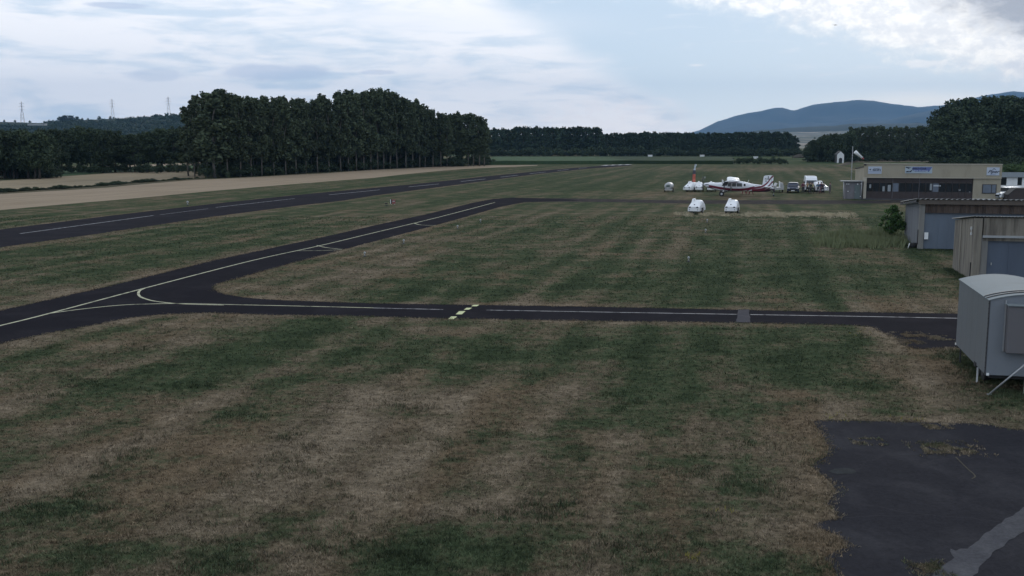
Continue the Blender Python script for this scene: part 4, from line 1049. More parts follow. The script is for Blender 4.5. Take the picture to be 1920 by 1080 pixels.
a = AT(1603, 284.5, Dw) - ws.location; b = AT(1616.5, 295.8, Dw) - ws.location; c_ = AT(1619.2, 298.6, Dw) - ws.location
MB().tube([(0, 0, a.z - .2), (a.x, 0, a.z - .15)], .03, 6).build('arm', M['metal'], ws)
MB().tube([(a.x, 0, a.z), (a.x * .72 + b.x * .28, 0, a.z * .72 + b.z * .28), (b.x, 0, b.z)], [.26, .235, .15], 14).build('sock', M['sock_white'], ws)
MB().tube([(b.x, 0, b.z), (c_.x, 0, c_.z)], [.152, .12], 14).build('sock_tip', M['red'], ws)

# ------------------------------------------------------------------ hangars at right
def corrug(mb, x0, x1, y0, z0, y1, z1, pitch=.18, amp=.028, th=.012, mi=0):
    n_ = int((x1 - x0) / pitch) * 4
    top0, top1, bo0, bo1 = [], [], [], []
    for i in range(n_ + 1):
        xx = x0 + (x1 - x0) * i / n_; h = amp * math.sin(i * math.pi / 2)
        top0.append((xx, y0, z0 + h)); top1.append((xx, y1, z1 + h)); bo0.append((xx, y0, z0 + h - th)); bo1.append((xx, y1, z1 + h - th))
    N = n_ + 1; vs = top0 + top1 + bo0 + bo1; fs = []
    for i in range(n_):
        fs += [(i, i + 1, N + i + 1, N + i), (2 * N + i + 1, 2 * N + i, 3 * N + i, 3 * N + i + 1), (i + 1, i, 2 * N + i, 2 * N + i + 1), (N + i, N + i + 1, 3 * N + i + 1, 3 * N + i)]
    mb._add(vs, fs, mi, True)
def ribbed(mb, x0, x1, y, z0, z1, pitch=.25, amp=.025):
    n_ = max(1, int((x1 - x0) / pitch)); st = (x1 - x0) / n_; P_ = []
    for i in range(n_):
        a = x0 + i * st; P_ += [(a, y), (a + st * .62, y), (a + st * .70, y - amp), (a + st * .92, y - amp)]
    P_.append((x1, y)); B = [(p[0], y + .03) for p in (P_[-1], P_[0])]
    prof = P_ + B; nn = len(prof)
    vs = [(p[0], p[1], z0) for p in prof] + [(p[0], p[1], z1) for p in prof]
    mb._add(vs, [(i, (i + 1) % nn, nn + (i + 1) % nn, nn + i) for i in range(nn)])
def frame_at(fl, bl):
    """origin at front-left corner, +y towards back-left"""
    d = bl - fl; return math.atan2(-d.x, d.y), d.length
# far hangar
fl = G(1721, 467.5); bl = G(1688.5, 452.5); rz, dep = frame_at(fl, bl); rz = R(-12.5)
ha = thing('hangar', 'far low hangar with rusty cladding above blue-grey sheet doors', 'hangar', fl, rz)
DEP, HF, HB, LW = dep + .6, 3.55, 2.95, 21.0
for k in range(4):
    y0 = .34 + (DEP - .34) * k / 4; y1 = .34 + (DEP - .34) * (k + 1) / 4
    zf = lambda y: HF - .02 + (HB - HF) * y / DEP
    MB().prism([(y0 + .006, -.1), (y1 - .006, -.1), (y1 - .006, zf(y1)), (y0 + .006, zf(y0))], .02, .18, 'x').build('wall_panel', M['greywall'], ha)
MB().box((.17, .17, HF / 2 - .05), (.36, .33, HF + .08)).build('corner_pillar', M['concrete_lt'], ha)
MB().box((LW / 2, DEP - .1, HB / 2), (LW - .4, .2, HB)).build('rear_wall', M['greywall'], ha)
MB().prism([(.3, -.1), (DEP, -.1), (DEP, HB), (.3, HF)], LW - .2, LW, 'x').build('side_wall', M['greywall'], ha)
MB().box((LW / 2, -.14, HF - .03), (LW + .3, .08, .34)).build('fascia', M['fascia'], ha)
mb = MB(); corrug(mb, -.35, LW + .3, -.30, HF + .20, DEP + .45, HB + .16, .36, .045); mb.build('roof', M['fibro'], ha)
MB().prism([(-.22, HF + .10), (DEP + .4, HB + .04), (DEP + .4, HB - .10), (-.22, HF - .06)], -.36, -.30, 'x').build('barge_board', M['darkgrey'], ha)
k = 0; xx = .37
while xx < LW - 1:
    mb = MB(); ribbed(mb, xx + .004, xx + .996, .04 + .012 * (k % 2), 2.72, HF - .21, .165, .03); mb.build('cladding_sheet', M['rust'], ha)
    mb = MB(); ribbed(mb, xx + .004, xx + .996, .16, .06, 2.68, .50, .012); mb.build('door_panel', M['bluedoor'], ha); xx += 1.0; k += 1
MB().box((LW / 2 + .1, .10, 2.70), (LW - .5, .12, .05)).build('door_rail', M['darkgrey'], ha)
MB().box((.52, -.035, 1.02), (.26, .12, .50)).build('meter_box', M['white'], ha)
MB().box((-.03, .2, .9), (.05, .12, 1.1)).build('drain_slot', M['black'], ha)
dr_ = thing('black_tank', 'small black tank with a white pipe at the foot of the far hangar wall', 'tank', G(1707, 466), rz)
MB().tube([(0, .25, .22), (.55, .25, .22)], .21, 12).build('drum', M['black'], dr_); MB().tube([(-.16, .1, 0), (-.06, .1, .38)], .035, 6).build('pipe', M['white'], dr_)
# near hangar
fl = G(1822.5, 527); rz2 = R(-12.5)
hb = thing('hangar', 'near concrete hangar with dark-streaked walls and a blue sheet door', 'hangar', fl, rz2)
bl = G(1778.5, 503.5); DEP2 = (bl - fl).length; HF2, HB2, LW2 = 3.62, 3.05, 15.0
zf2 = lambda y: HF2 + (HB2 - HF2) * y / DEP2
edges = [.36, DEP2 * .36, DEP2 * .64, DEP2 * .84, DEP2]
for k in range(4):
    y0, y1 = edges[k], edges[k + 1]
    MB().prism([(y0 + .02, -.1), (y1 - .02, -.1), (y1 - .02, zf2(y1)), (y0 + .02, zf2(y0))], .03 + .03 * (k % 2), .2, 'x').build('wall_panel', M['concrete'], hb)
MB().box((.17, .17, HF2 / 2 - .05), (.40, .36, HF2 + .04)).build('corner_pillar', M['concrete'], hb)
MB().box((LW2 / 2 + .2, .20, 2.96), (LW2 - .5, .30, HF2 - 2.58 + .26)).build('lintel_wall', M['concrete'], hb)
MB().box((LW2 / 2 + .3, -.02, 2.56), (LW2 - .2, .16, .12)).build('door_rail', M['metal'], hb)
MB().box((.56, .20, 1.22), (.34, .28, 2.5)).build('door_jamb', M['concrete_lt'], hb)
xx = .76; k = 0
while xx < LW2 - 1:
    mb = MB(); ribbed(mb, xx + .004, xx + 1.096, .20, .04, 2.48, .55, .014); mb.build('door_panel', M['bluedoor2'], hb); xx += 1.1; k += 1
MB().box((.98, .12, 1.0), (.06, .06, .14)).build('door_handle', M['metal'], hb)
MB().prism([(.3, -.1), (DEP2, -.1), (DEP2, HB2), (.3, HF2)], LW2 - .2, LW2, 'x').build('side_wall', M['concrete'], hb)
MB().box((LW2 / 2, DEP2 - .1, HB2 / 2), (LW2 - .5, .18, HB2)).build('rear_wall', M['concrete'], hb)
mb = MB(); corrug(mb, -.12, LW2 + .2, -.10, HF2 + .09, DEP2 + .2, HB2 + .08, .18, .03); mb.build('roof', M['fibro'], hb)
MB().box((-.01, .95, 2.95), (.07, .12, .16)).box((-.01, .95, 2.62), (.07, .11, .13)).box((-.005, .95, 2.78), (.03, .03, .22)).build('wall_lamp', M['white'], hb)
MB().box((-.01, .62, .5), (.04, .10, 1.0)).build('drain_slot', M['black'], hb)

# ------------------------------------------------------------------ big grey caravan at right
c1p = G(1848, 703, .62); c2p = G(1793, 646, .62)
rzc = math.atan2(-(c2p - c1p).x, (c2p - c1p).y)
cv = thing('caravan', 'large pale grey caravan with an arched roof parked beside the taxiway', 'caravan', (c1p.x, c1p.y, 0), rzc)
LC = (c2p - c1p).length; WC, Z0, Z1, RISE = 2.45, .62, 2.98, .22
def arch(w, z, rise, n=14, dz=0.0, x0=0.0):
    return [(x0 + w * i / n, z + dz + rise * math.sin(math.pi * i / n) ** .85) for i in range(n + 1)]
prof = [(0, Z0), (WC, Z0)] + arch(WC, Z1, RISE)[::-1]
MB().prism(prof, 0, LC).build('body', M['caravan_end'], cv, .012, 1)
nside = 6
for k in range(nside):
    y0, y1 = LC * k / nside, LC * (k + 1) / nside
    MB().box((-.010, (y0 + y1) / 2, (Z0 + Z1) / 2), (.016, y1 - y0 - .008, Z1 - Z0 - .03)).build('side_panel', M['caravan'], cv)
def roof_shell(y0, y1, up, mat, name):
    a = arch(WC + .10, Z1 - .03, RISE, 16, up + .03, -.05); b = arch(WC + .10, Z1 - .03, RISE, 16, up, -.05)
    MB().prism(a + b[::-1], y0, y1).build(name, M[mat], cv)
roof_shell(-.03, LC + .04, .012, 'caravan_roof', 'roof')
roof_shell(.32, .38, .045, 'darkgrey', 'roof_seam'); roof_shell(.66, .70, .045, 'darkgrey', 'roof_seam')
MB().box((-.022, .02, (Z0 + Z1) / 2), (.03, .05, Z1 - Z0)).build('corner_trim', M['darkgrey'], cv)
for k in range(15): MB().tube([(-.045, -.005, Z0 + .08 + k * .155), (-.02, -.03, Z0 + .10 + k * .155)], .011, 5).build('rivet', M['black'], cv)
bx = MB().box((1.22, -.19, 2.13), (1.50, .36, 1.46)).build('shutter_box', M['caravan_box'], cv, .02, 1)
MB().box((1.52, -.378, 2.13), (.88, .014, 1.40)).build('shutter_panel', M['caravan_end'], bx)
MB().box((1.22, -.19, 2.885), (1.58, .44, .03)).build('shutter_hood', M['caravan_roof'], bx)
MB().box((.44, -.03, 2.20), (.04, .05, 1.6)).build('edge_strip', M['metal'], cv)
MB().box((WC / 2, LC / 2, Z0 - .06), (WC - .25, LC - .2, .10)).build('chassis', M['black'], cv)
for sx_, n_ in ((.42, 1), (WC - .42, 1)):
    for yy in (LC * .40, LC * .40 + .75):
        wv = MB().tube([(sx_ - .1, yy, .33), (sx_ + .1, yy, .33)], .33, 18).build('wheel', M['black'], cv); MB().tube([(sx_ - .115, yy, .33), (sx_ + .115, yy, .33)], .17, 12).build('rim', M['darkgrey'], wv)
for xx, yy, m__ in ((.10, LC * .34, 'white'), (WC - .15, .5, 'darkgrey'), (.12, LC - .2, 'darkgrey')):
    MB().box((xx, yy, .30), (.045, .045, .60)).build('jack_leg', M[m__], cv)
MB().box((.0, LC * .30, Z0 + .03), (.08, .30, .14)).build('light_cluster', M['black'], cv)
MB().box((.05, -.02, Z0 + .03), (.08, .03, .08)).build('marker_lamp', M['white'], cv); MB().box((-.02, LC - .04, Z0 + .03), (.05, .06, .07)).build('marker_lamp', M['white'], cv)
q1 = G(1855, 740); q2 = AT(1922, 683, c1p.y - .55)
pr = thing('metal_prop', 'thin pale pole leaning from the grass up against the caravan', 'pole', q1)
MB().tube([(0, 0, .02), tuple(q2 - q1)], .028, 8).build('tube', M['metal'], pr)
MB().box((0, 0, .012), (.12, .12, .024)).build('foot', M['metal'], pr)
q3 = G(1919, 742); pp_ = thing('gas_post', 'green and pale post standing at the caravan end, at the photo edge', 'post', q3)
MB().box((.04, 0, .35), (.08, .08, .70)).build('post', paint('post_green', (.22, .26, .20), .6), pp_); MB().box((.04, 0, .78), (.10, .10, .14)).build('cap', M['white'], pp_)
# ------------------------------------------------------------------ glider trailers
def ring(y, hw, zb, zs, zt, tw):
    """cross-section at y: bottom half width hw, straight side to zs, shoulder to top half width tw at zt"""
    pts = [(-hw, zb), (-hw, zs), (-(hw * .75 + tw * .25), zs + (zt - zs) * .55), (-tw, zt - .05), (-tw * .6, zt), (tw * .6, zt), (tw, zt - .05), (hw * .75 + tw * .25, zs + (zt - zs) * .55), (hw, zs), (hw, zb)]
    return [(p[0], y, p[1]) for p in pts]
def glider_trailer(loc, rz, label, L_=3.1, hump=-.36, shell='white', hw=.64, zt=1.5, group='white glider trailers', low=False):
    t = thing('glider_trailer', label, 'trailer', loc, rz, group)
    k_ = zt / 1.5
    rings = [ring(0, hw, .30, .60, .80 * k_, hw * .86), ring(.10, hw, .30, .66, .88 * k_, hw * .84), ring(L_ * .48, hw, .30, .80, 1.47 * k_, hw * .76), ring(L_ * .58, hw, .30, .84, zt, hw * .74),
             ring(L_ * .74, hw, .30, .84, zt * .97, hw * .72), ring(L_ * .90, hw, .32, .74, zt * .78, hw * .70), ring(L_, hw * .95, .36, .60, zt * .48, hw * .68)]
    MB().loft(rings, sm=False).build('body', M[shell], t, .025, 2)
    if hump is not None:
        MB().prism([(L_ * .22, 1.02 * k_), (L_ * .40, zt + .12), (L_ * .60, zt + .14), (L_ * .72, zt - .05), (L_ * .5, zt - .2)], hump - .11, hump + .11, 'x').build('fin_cover', M[shell], t, .02, 2)
    for sx in (-1, 1):
        MB().box((sx * hw * .66, .03, .76), (.22, .12, .12)).build('vent', M['black'], t)
        MB().box((sx * hw * .70, -.012, .46), (.09, .03, .12)).build('marker_lamp', M['darkgrey'], t)
        wv = MB().tube([(sx * (hw + .02) - .09, L_ * .45, .30), (sx * (hw + .02) + .09, L_ * .45, .30)], .30, 16).build('wheel', M['black'], t)
        MB().tube([(sx * (hw + .02) - .10, L_ * .45, .30), (sx * (hw + .02) + .10, L_ * .45, .30)], .15, 10).build('rim', M['rim'], wv)
        MB().box((sx * (hw + .02), L_ * .45, .64), (.24, .85, .04)).build('mudguard', M['darkgrey'], t)
    MB().box((0, .42, 1.03), (.10, .12, .10)).build('catch', M['darkgrey'], t)
    MB().box((0, -.015, .40), (hw * 1.9, .03, .08)).build('bumper', M[shell], t)
    MB().box((0, L_ / 2, .25), (hw * 1.5, L_ * .8, .1)).build('chassis', M['black'], t)
    MB().tube([(0, .1, .0), (0, .1, .36)], .04, 6).build('jockey_wheel', M['black'], t)
    return t
glider_trailer(G(1300, 401.6), R(-24), 'white glider trailer nearest the camera, left one of the front pair')
glider_trailer(G(1369, 401.4), R(-20), 'white glider trailer nearest the camera, right one of the front pair, with soiled nose', hump=-.3)
glider_trailer(G(1287.5, 359.8), R(-34), 'white glider trailer with a broad rear, standing under the feather flag', hump=-.25, L_=3.6)
glider_trailer(G(1310.5, 359.6), R(-10), 'white glider trailer directly at the nose of the aeroplane', hump=-.05)
glider_trailer(G(1333.5, 359.8), R(-12), 'white glider trailer half hidden behind the aeroplane engine', hump=-.1)
glider_trailer(G(1545.5, 361.0), R(14), 'white glider trailer standing right of the white van, people in front', hump=.3, L_=3.8, hw=.78, zt=1.65)
t1 = thing('small_caravan', 'small rounded silver-grey trailer, leftmost of the parked row', 'trailer', G(1252.5, 360.4), R(-14), None)
rg = []
for y_, s_ in ((0, .55), (.12, .80), (.4, .95), (1.2, 1.0), (2.4, 1.0), (3.0, .9), (3.2, .6)):
    rg.append([(s_ * .68 * math.cos(a_) * (1.0 if abs(math.cos(a_)) < .9 else 1), y_, .92 + s_ * .60 * math.sin(a_)) for a_ in [2 * math.pi * k / 16 for k in range(16)]])
MB().loft(rg).build('body', M['offwhite'], t1)
MB().box((-.02, -.01, .98), (.55, .04, .28)).build('window', paint('greenish_window', (.10, .14, .12), .2), t1)
MB().box((.05, .05, .42), (1.2, .3, .22)).build('skirt', M['offwhite'], t1)
for sx in (-1, 1): MB().tube([(sx * .66 - .08, 1.6, .3), (sx * .66 + .08, 1.6, .3)], .3, 14).build('wheel', M['black'], t1)
MB().tube([(0, .1, 0), (0, .1, .4)], .05, 6).build('jockey_wheel', M['black'], t1)
t5 = thing('open_trailer', 'low pale open trailer with an upright white pole, right of the aeroplane tail', 'trailer', G(1461.5, 361.2), R(-8), None)
MB().prism([(-.62, .45), (.62, .45), (.66, 1.05), (.50, 1.05), (.45, .75), (-.45, .75), (-.50, 1.05), (-.66, 1.05)], 0, 4.0).build('bed', M['offwhite'], t5)
MB().box((0, -.02, .62), (1.28, .05, .34)).build('tailboard', M['offwhite'], t5)
MB().box((0, .5, 1.25), (.16, .4, 1.0)).build('upright', M['white'], t5)
MB().prism([(-.60, 1.05), (-.42, 1.05), (-.30, 1.45), (-.40, 1.45)], .3, 3.4).build('side_cover', M['offwhite'], t5); MB().prism([(.42, 1.05), (.60, 1.05), (.55, 1.5), (.45, 1.5)], .3, 3.4).build('side_cover', M['offwhite'], t5)
for sx in (-1, 1): MB().tube([(sx * .66 - .08, 1.9, .3), (sx * .66 + .08, 1.9, .3)], .3, 14).build('wheel', M['black'], t5)
MB().tube([(0, .1, 0), (0, .1, .5)], .05, 6).build('jockey_wheel', M['black'], t5)

# ------------------------------------------------------------------ feather flag
ff = thing('feather_flag', 'tall feather flag, orange-red below and white at its tip, behind the trailers', 'flag', G(1297.6, 358.4))
Df = ff.location.y
def fz(yy): return AT(1298, yy, Df).z
MB().tube([(0, 0, 0), (0, 0, fz(330)), (.12, 0, fz(318)), (.42, 0, fz(308.6)), (.62, 0, fz(307))], [.03, .03, .025, .02, .015], 6).build('pole', M['darkgrey'], ff)
def cloth(name, ys_, mat):
    mb = MB()
    vs = []
    for yy in ys_:
        z_ = fz(yy); l_ = .03 + (.10 if yy < 320 else 0) + max(0, (318 - yy)) * .022; r_ = .50 if yy > 312 else .62 - max(0, 312 - yy) * .0
        vs += [(l_, .03 * math.sin(yy), z_), (r_, .05 * math.sin(yy * .7), z_)]
    n_ = len(vs); vs2 = vs + [(p[0], p[1] + .012, p[2]) for p in vs]; fs = []
    for i in range(0, n_ - 2, 2):
        fs += [(i, i + 1, i + 3, i + 2), (n_ + i + 1, n_ + i, n_ + i + 2, n_ + i + 3)]
    for i in range(0, n_ - 2, 2): fs += [(i, i + 2, n_ + i + 2, n_ + i), (i + 3, i + 1, n_ + i + 1, n_ + i + 3)]
    mb._add(vs2, fs); mb.build(name, mat, ff)
cloth('lower_cloth', [341, 338, 335, 332, 329, 326.5], M['orange']); cloth('middle_cloth', [326.5, 324, 321.5, 319], M['bannergrey']); cloth('upper_cloth', [319, 316, 313, 310, 307.6], M['bannerwhite'])

# ------------------------------------------------------------------ single-engine aeroplane, high wing, tail wheel (nose along -x)
PLD = G(1353, 367.4)
pl = thing('aeroplane', 'white high-wing turboprop aeroplane with maroon ribbon stripes, parked nose to the left', 'aeroplane', G(1381.5, 367.4), R(-11.5)); pl.scale = (.965, .965, .965)
def f_stripes():
    m_, g, p = base_mat('aeroplane_paint')
    X, Y, Z = g.sep(g.new('ShaderNodeTexCoord').outputs['Object'])
    def curve(pts):
        nd = g.new('ShaderNodeFloatCurve'); c = nd.mapping.curves[0]
        for i, (a, b) in enumerate(pts):
            u, v = (a + 6) / 12, b / 4
            if i == 0: c.points[0].location = (u, v)
            elif i == len(pts) - 1: c.points[-1].location = (u, v)
            else: c.points.new(u, v)
        nd.mapping.update()
        g.put(nd.inputs['Value'], g.mul(g.add(X, 6), 1 / 12)); return g.mul(nd.outputs[0], 4)
    def band(pts, hw, x0, x1):
        d = g.m('ABSOLUTE', g.sub(Z, curve(pts)))
        f = g.step(d, hw * 1.2 + .03, hw * 1.2 - .03)
        return g.mul(g.mul(f, g.step(X, x0 - .1, x0 + .1)), g.step(X, x1 + .1, x1 - .1))
    n_ = g.noise(g.vec(X, Y, Z), 2.0, 3, .5); c = g.mix(n_, (.78, .79, .82), (.86, .87, .90))
    mar = (.165, .022, .045); nav = (.03, .03, .06)
    belly = g.mul(g.step(g.sub(Z, curve([(-6,.2),(0,.3),(1.6,.72),(3,.95),(5.4,1.15),(6,1.2)])), .02, -.02), g.step(X, 1.2, 1.5))
    c = g.mix(belly, c, (.05, .028, .05))
    c = g.mix(band([(-6,1.45),(-4.4,1.50),(-2.4,1.18),(-.4,.98),(1.2,1.05),(2.6,1.35),(6,1.6)], .15, -4.3, 2.6), c, mar)
    c = g.mix(band([(-6,1.2),(-4.6,1.35),(-2.8,.85),(-.6,.72),(1.5,.7),(6,.8)], .045, -4.5, .9), c, nav)
    c = g.mix(band([(-6,.3),(1.0,.75),(2.2,1.18),(3.6,1.45),(4.4,1.95),(5.25,3.0),(6,3.4)], .13, 1.5, 5.4), c, mar)
    c = g.mix(band([(-6,.3),(2.0,.9),(3.4,1.05),(4.4,1.35),(5.3,2.2),(6,2.6)], .12, 2.2, 5.5), c, mar)
    c = g.mix(band([(-6,.3),(3.0,.85),(4.4,1.05),(5.4,1.55),(6,1.7)], .07, 3.0, 5.6), c, mar)
    g.l.new(c, p.inputs['Base Color']); p.inputs['Roughness'].default_value = .25
    return m_
PAINT = f_stripes()
def fring(x, zc, hw, hz, n=18, sq=.75):
    r_ = []
    for k in range(n):
        a = 2 * math.pi * k / n; c, s = math.cos(a), math.sin(a)
        r_.append((x, hw * math.copysign(abs(c) ** sq, c), zc + hz * math.copysign(abs(s) ** sq, s)))
    return r_
sec = [(-5.05,1.72,.12,.13),(-4.9,1.72,.30,.24),(-4.5,1.62,.42,.38),(-3.8,1.52,.48,.50),(-2.9,1.42,.55,.60),(-2.2,1.40,.58,.68),(-1.6,1.50,.60,.82),(-.6,1.52,.60,.84),(.4,1.50,.60,.80),(1.2,1.45,.55,.70),(2.2,1.28,.44,.62),(3.4,1.18,.30,.56),(4.4,1.16,.18,.50),(5.0,1.20,.08,.42)]
# engine cowl sits 'nose-high': gentle rake
fus = MB().loft([fring(*s_) for s_ in sec]).build('fuselage', PAINT, pl)
MB().tube([(-5.35,0,1.72),(-5.2,0,1.72),(-5.03,0,1.72)], [.03,.11,.14], 12).build('spinner', M['metal'], pl)
prop = MB()
for a_ in (R(12), R(132), R(252)):
    d_ = Vector((0, math.sin(a_), math.cos(a_)))
    prop.tube([Vector((-5.2,0,1.72)) + d_ * .1, Vector((-5.2,0,1.72)) + d_ * .7, Vector((-5.2,0,1.72)) + d_ * 1.25], [.05,.085,.05], 6)
prop.build('propeller', M['darkgrey'], pl)
MB().tube([(-4.5,-.38,1.35),(-4.0,-.55,1.25)], .08, 8).build('exhaust', M['darkgrey'], pl)
MB().box((-4.55,-.36,1.72), (.5,.16,.10)).build('air_intake', M['black'], pl)
# glazing
MB().prism([(-2.32,1.55),(-1.55,1.55),(-1.30,2.26),(-1.95,2.20)], -.60, .60).build('windscreen', M['glass'], pl, .03, 1)
for x0_, x1_ in ((-1.45,-1.02),(-.92,-.18),(-.06,.72)):
    MB().box(((x0_ + x1_) / 2, -.585, 1.72), (x1_ - x0_, .05, .52)).build('cabin_window', paint('cabin_glass', (.12,.13,.13), .15), pl, .02, 1)
MB().box((1.12, -.565, 1.72), (.26, .05, .32)).build('cabin_window', M['glass'], pl, .05, 2)
MB().box((-1.0, -.60, 1.35), (.06, .06, 1.25)).build('door_frame', M['darkgrey'], pl); MB().box((-1.95, -.56, 1.30), (.16, .06, .9)).build('door_frame', M['darkgrey'], pl)
# wing: rectangular, slight dihedral
def airfoil(y, z, x0, ch, th):
    P_ = [(0,0),(.06,.42),(.2,.62),(.4,.6),(.7,.34),(1,0.02),(.7,-.18),(.4,-.36),(.15,-.36),(.03,-.22)]
    return [(x0 + a * ch, y, z + b * th) for a, b in P_]
for sgn in (-1, 1):
    rg = [airfoil(sgn * yy, 2.36 + .018 * yy, -1.55, 1.9, .34) for yy in (.3, 2.5, 5.0, 7.3)] + [airfoil(sgn * 7.85, 2.52, -1.5, 1.78, .22)]
    MB().loft(rg).build('wing', M['white'], pl)
    MB().tube([(-.9, sgn * .58, .95), (-.8, sgn * 3.6, 2.32)], .055, 8).build('wing_strut', M['white'], pl)
    MB().box((-.62, sgn * 7.3, 2.36), (1.2, .9, .03)).build('wingtip_underside', paint('maroon', (.14,.02,.04), .3), pl)
    # gear
    MB().tube([(-1.9, sgn * .45, .95), (-2.25, sgn * 1.35, .42)], .07, 8).build('gear_leg', M['white'], pl); MB().tube([(-1.2, sgn * .45, .85), (-2.2, sgn * 1.32, .40)], .05, 8).build('gear_leg', M['darkgrey'], pl)
    wv = MB().tube([(-2.3, sgn * 1.38 - .13, .36), (-2.3, sgn * 1.38 - .09, .36), (-2.3, sgn * 1.38 + .09, .36), (-2.3, sgn * 1.38 + .13, .36)], [.30, .37, .37, .30], 20).build('wheel', M['black'], pl); MB().tube([(-2.3, sgn * 1.38 - .14, .36), (-2.3, sgn * 1.38 + .14, .36)], .17, 14).build('rim', M['rim'], wv)
    MB().loft([[(3.95,sgn*.15,1.45),(5.15,sgn*.15,1.42),(5.15,sgn*.15,1.50),(3.95,sgn*.15,1.53)],[(4.15,sgn*2.3,1.46),(5.15,sgn*2.3,1.44),(5.15,sgn*2.3,1.48),(4.15,sgn*2.3,1.50)]], sm=False).build('tailplane', M['white'], pl)
MB().prism([(3.75,1.62),(3.95,3.02),(4.15,3.14),(4.9,3.20),(5.4,3.12),(5.38,2.5),(5.32,1.7),(5.55,1.05),(5.75,.62),(5.1,1.0),(4.4,1.2)], -.06, .06).build('tail_fin', PAINT, pl, .02, 1)
MB().box((5.08, 0, 2.3), (.03, .135, 1.6)).build('rudder_gap', M['darkgrey'], pl)
MB().tube([(4.9,0,1.0),(5.45,0,.42)], .05, 8).build('tail_leg', M['darkgrey'], pl); MB().tube([(5.5,-.05,.14),(5.5,.05,.14)], .14, 12).build('tail_wheel', M['black'], pl); MB().tube([(5.45,0,.42),(5.5,0,.14)], .035, 6).build('tail_fork', M['metal'], pl)
MB().tube([(1.55,0,2.05),(1.75,0,2.48)], .025, 5).build('aerial', M['white'], pl)
MB().tube([(-2.3,-.9,2.0),(-2.3,-.9,2.2)], .01, 5)
MB().box((-2.2, -.45, 2.22), (.22, .2, .5)).build('roof_intake', M['white'], pl, .04, 1)
text_mesh('registration', 'F-HE', .34, M['black'], pl, (4.45, -.075, 2.62), bold=.01); text_mesh('registration', 'R', .30, M['black'], pl, (4.30, -.075, 2.28), bold=.01); text_mesh('registration', 'II', .26, M['black'], pl, (4.62, -.075, 2.92), bold=.02)
text_mesh('lettering', 'PILATUS', .17, M['darkgrey'], pl, (3.05, -.345, 1.60))

# ------------------------------------------------------------------ vehicles
def vehicle(name, label, cat, loc, rz, L_, W_, prof_body, prof_cab, body, hood=None, wheels=(.2, .8), wr=.34, group=None, dark=False):
    """length along +y, front at y=0 facing -y; profiles are (y,z)"""
    t = thing(name, label, cat, loc, rz, group)
    MB().prism(prof_body, -W_ / 2, W_ / 2, 'x').build('body', body, t, .06, 2)
    n_ = len(prof_cab)
    zc = sorted(p[1] for p in prof_cab); zt_ = zc[-1]; zb_ = zc[0]
    def ins(q): return .13 * (q - zb_) / max(.01, zt_ - zb_)
    rings = [[(sx * (W_ / 2 - .03 - ins(q)), p, q) for p, q in prof_cab] for sx in (-1, 1)]
    MB().loft(rings, sm=False).build('cabin', body, t, .05, 2)
    return t
def add_wheels(t, W_, ys_, r_):
    for yy in ys_:
        for sx in (-1, 1):
            wv = MB().tube([(sx * (W_ / 2 - .1) - .11, yy, r_), (sx * (W_ / 2 - .1) + .11, yy, r_)], r_, 18).build('wheel', M['black'], t)
            MB().tube([(sx * (W_ / 2 - .1) - .12, yy, r_), (sx * (W_ / 2 - .1) + .12, yy, r_)], r_ * .6, 12).build('rim', M['rim'], wv)
# dark blue car, front towards camera
t = vehicle('parked_car', 'dark blue estate car parked between the open trailer and the white van', 'car', G(1486.5, 362.0), R(-16), 4.4, 1.8,
            [(0,.3),(0,.72),(.15,.86),(1.2,1.0),(4.2,1.05),(4.4,.85),(4.4,.3)], [(1.0,.98),(1.75,1.50),(3.6,1.52),(4.2,1.02)], M['navy'])
add_wheels(t, 1.8, (.85, 3.5), .32)
MB().prism([(1.10,1.06),(1.70,1.44),(1.715,1.43),(1.115,1.05)], -.70, .70, 'x').build('windscreen', M['glass'], t)
for sx in (-1, 1):
    MB().box((sx * .66, .0, .74), (.34, .10, .14)).build('headlight', paint('headlamp', (.45,.47,.5), .15), t, .03, 1)
    MB().box((sx * .86, 2.6, 1.25), (.03, 1.6, .30)).build('side_window', M['glass'], t)
    MB().box((sx * .98, 1.25, 1.08), (.16, .10, .12)).build('mirror', M['navy'], t)
MB().box((0, -.02, .55), (1.1, .05, .22)).build('grille', M['black'], t); MB().box((0, -.035, .40), (.5, .03, .11)).build('number_plate', M['white'], t)
MB().box((0, 2.6, 1.56), (1.3, 1.8, .03)).build('roof_rack', M['metal'], t)
# white high-roof van, rear/front to camera
t = vehicle('white_van', 'white high-roof van parked behind the group of people', 'van', G(1521.5, 360.2), R(-12), 5.2, 2.0,
            [(0,.35),(0,1.05),(.5,1.25),(.8,1.3),(5.2,1.3),(5.2,.35)], [(.50,1.22),(.95,1.85),(1.35,2.30),(1.8,2.46),(5.15,2.46),(5.2,1.22)], M['carwhite'])
add_wheels(t, 2.0, (.95, 4.2), .34)
MB().prism([(.52,1.27),(.92,1.83),(.90,1.85),(.50,1.29)], -.80, .80, 'x').build('windscreen', M['glass'], t)
for sx in (-1, 1):
    MB().box((sx * .74, .0, .86), (.32, .12, .24)).build('headlight', paint('vanlamp', (.5,.52,.55), .15), t, .03, 1)
    MB().box((sx * 1.12, .95, 1.5), (.14, .12, .32)).build('mirror', M['black'], t); MB().box((sx * .955, 1.4, 1.62), (.03, .7, .42)).build('side_window', M['glass'], t)
MB().box((0, -.02, .62), (1.5, .06, .26)).build('grille', M['black'], t)
MB().box((0, 2.6, 2.49), (1.3, .5, .05)).build('roof_vent', M['offwhite'], t)
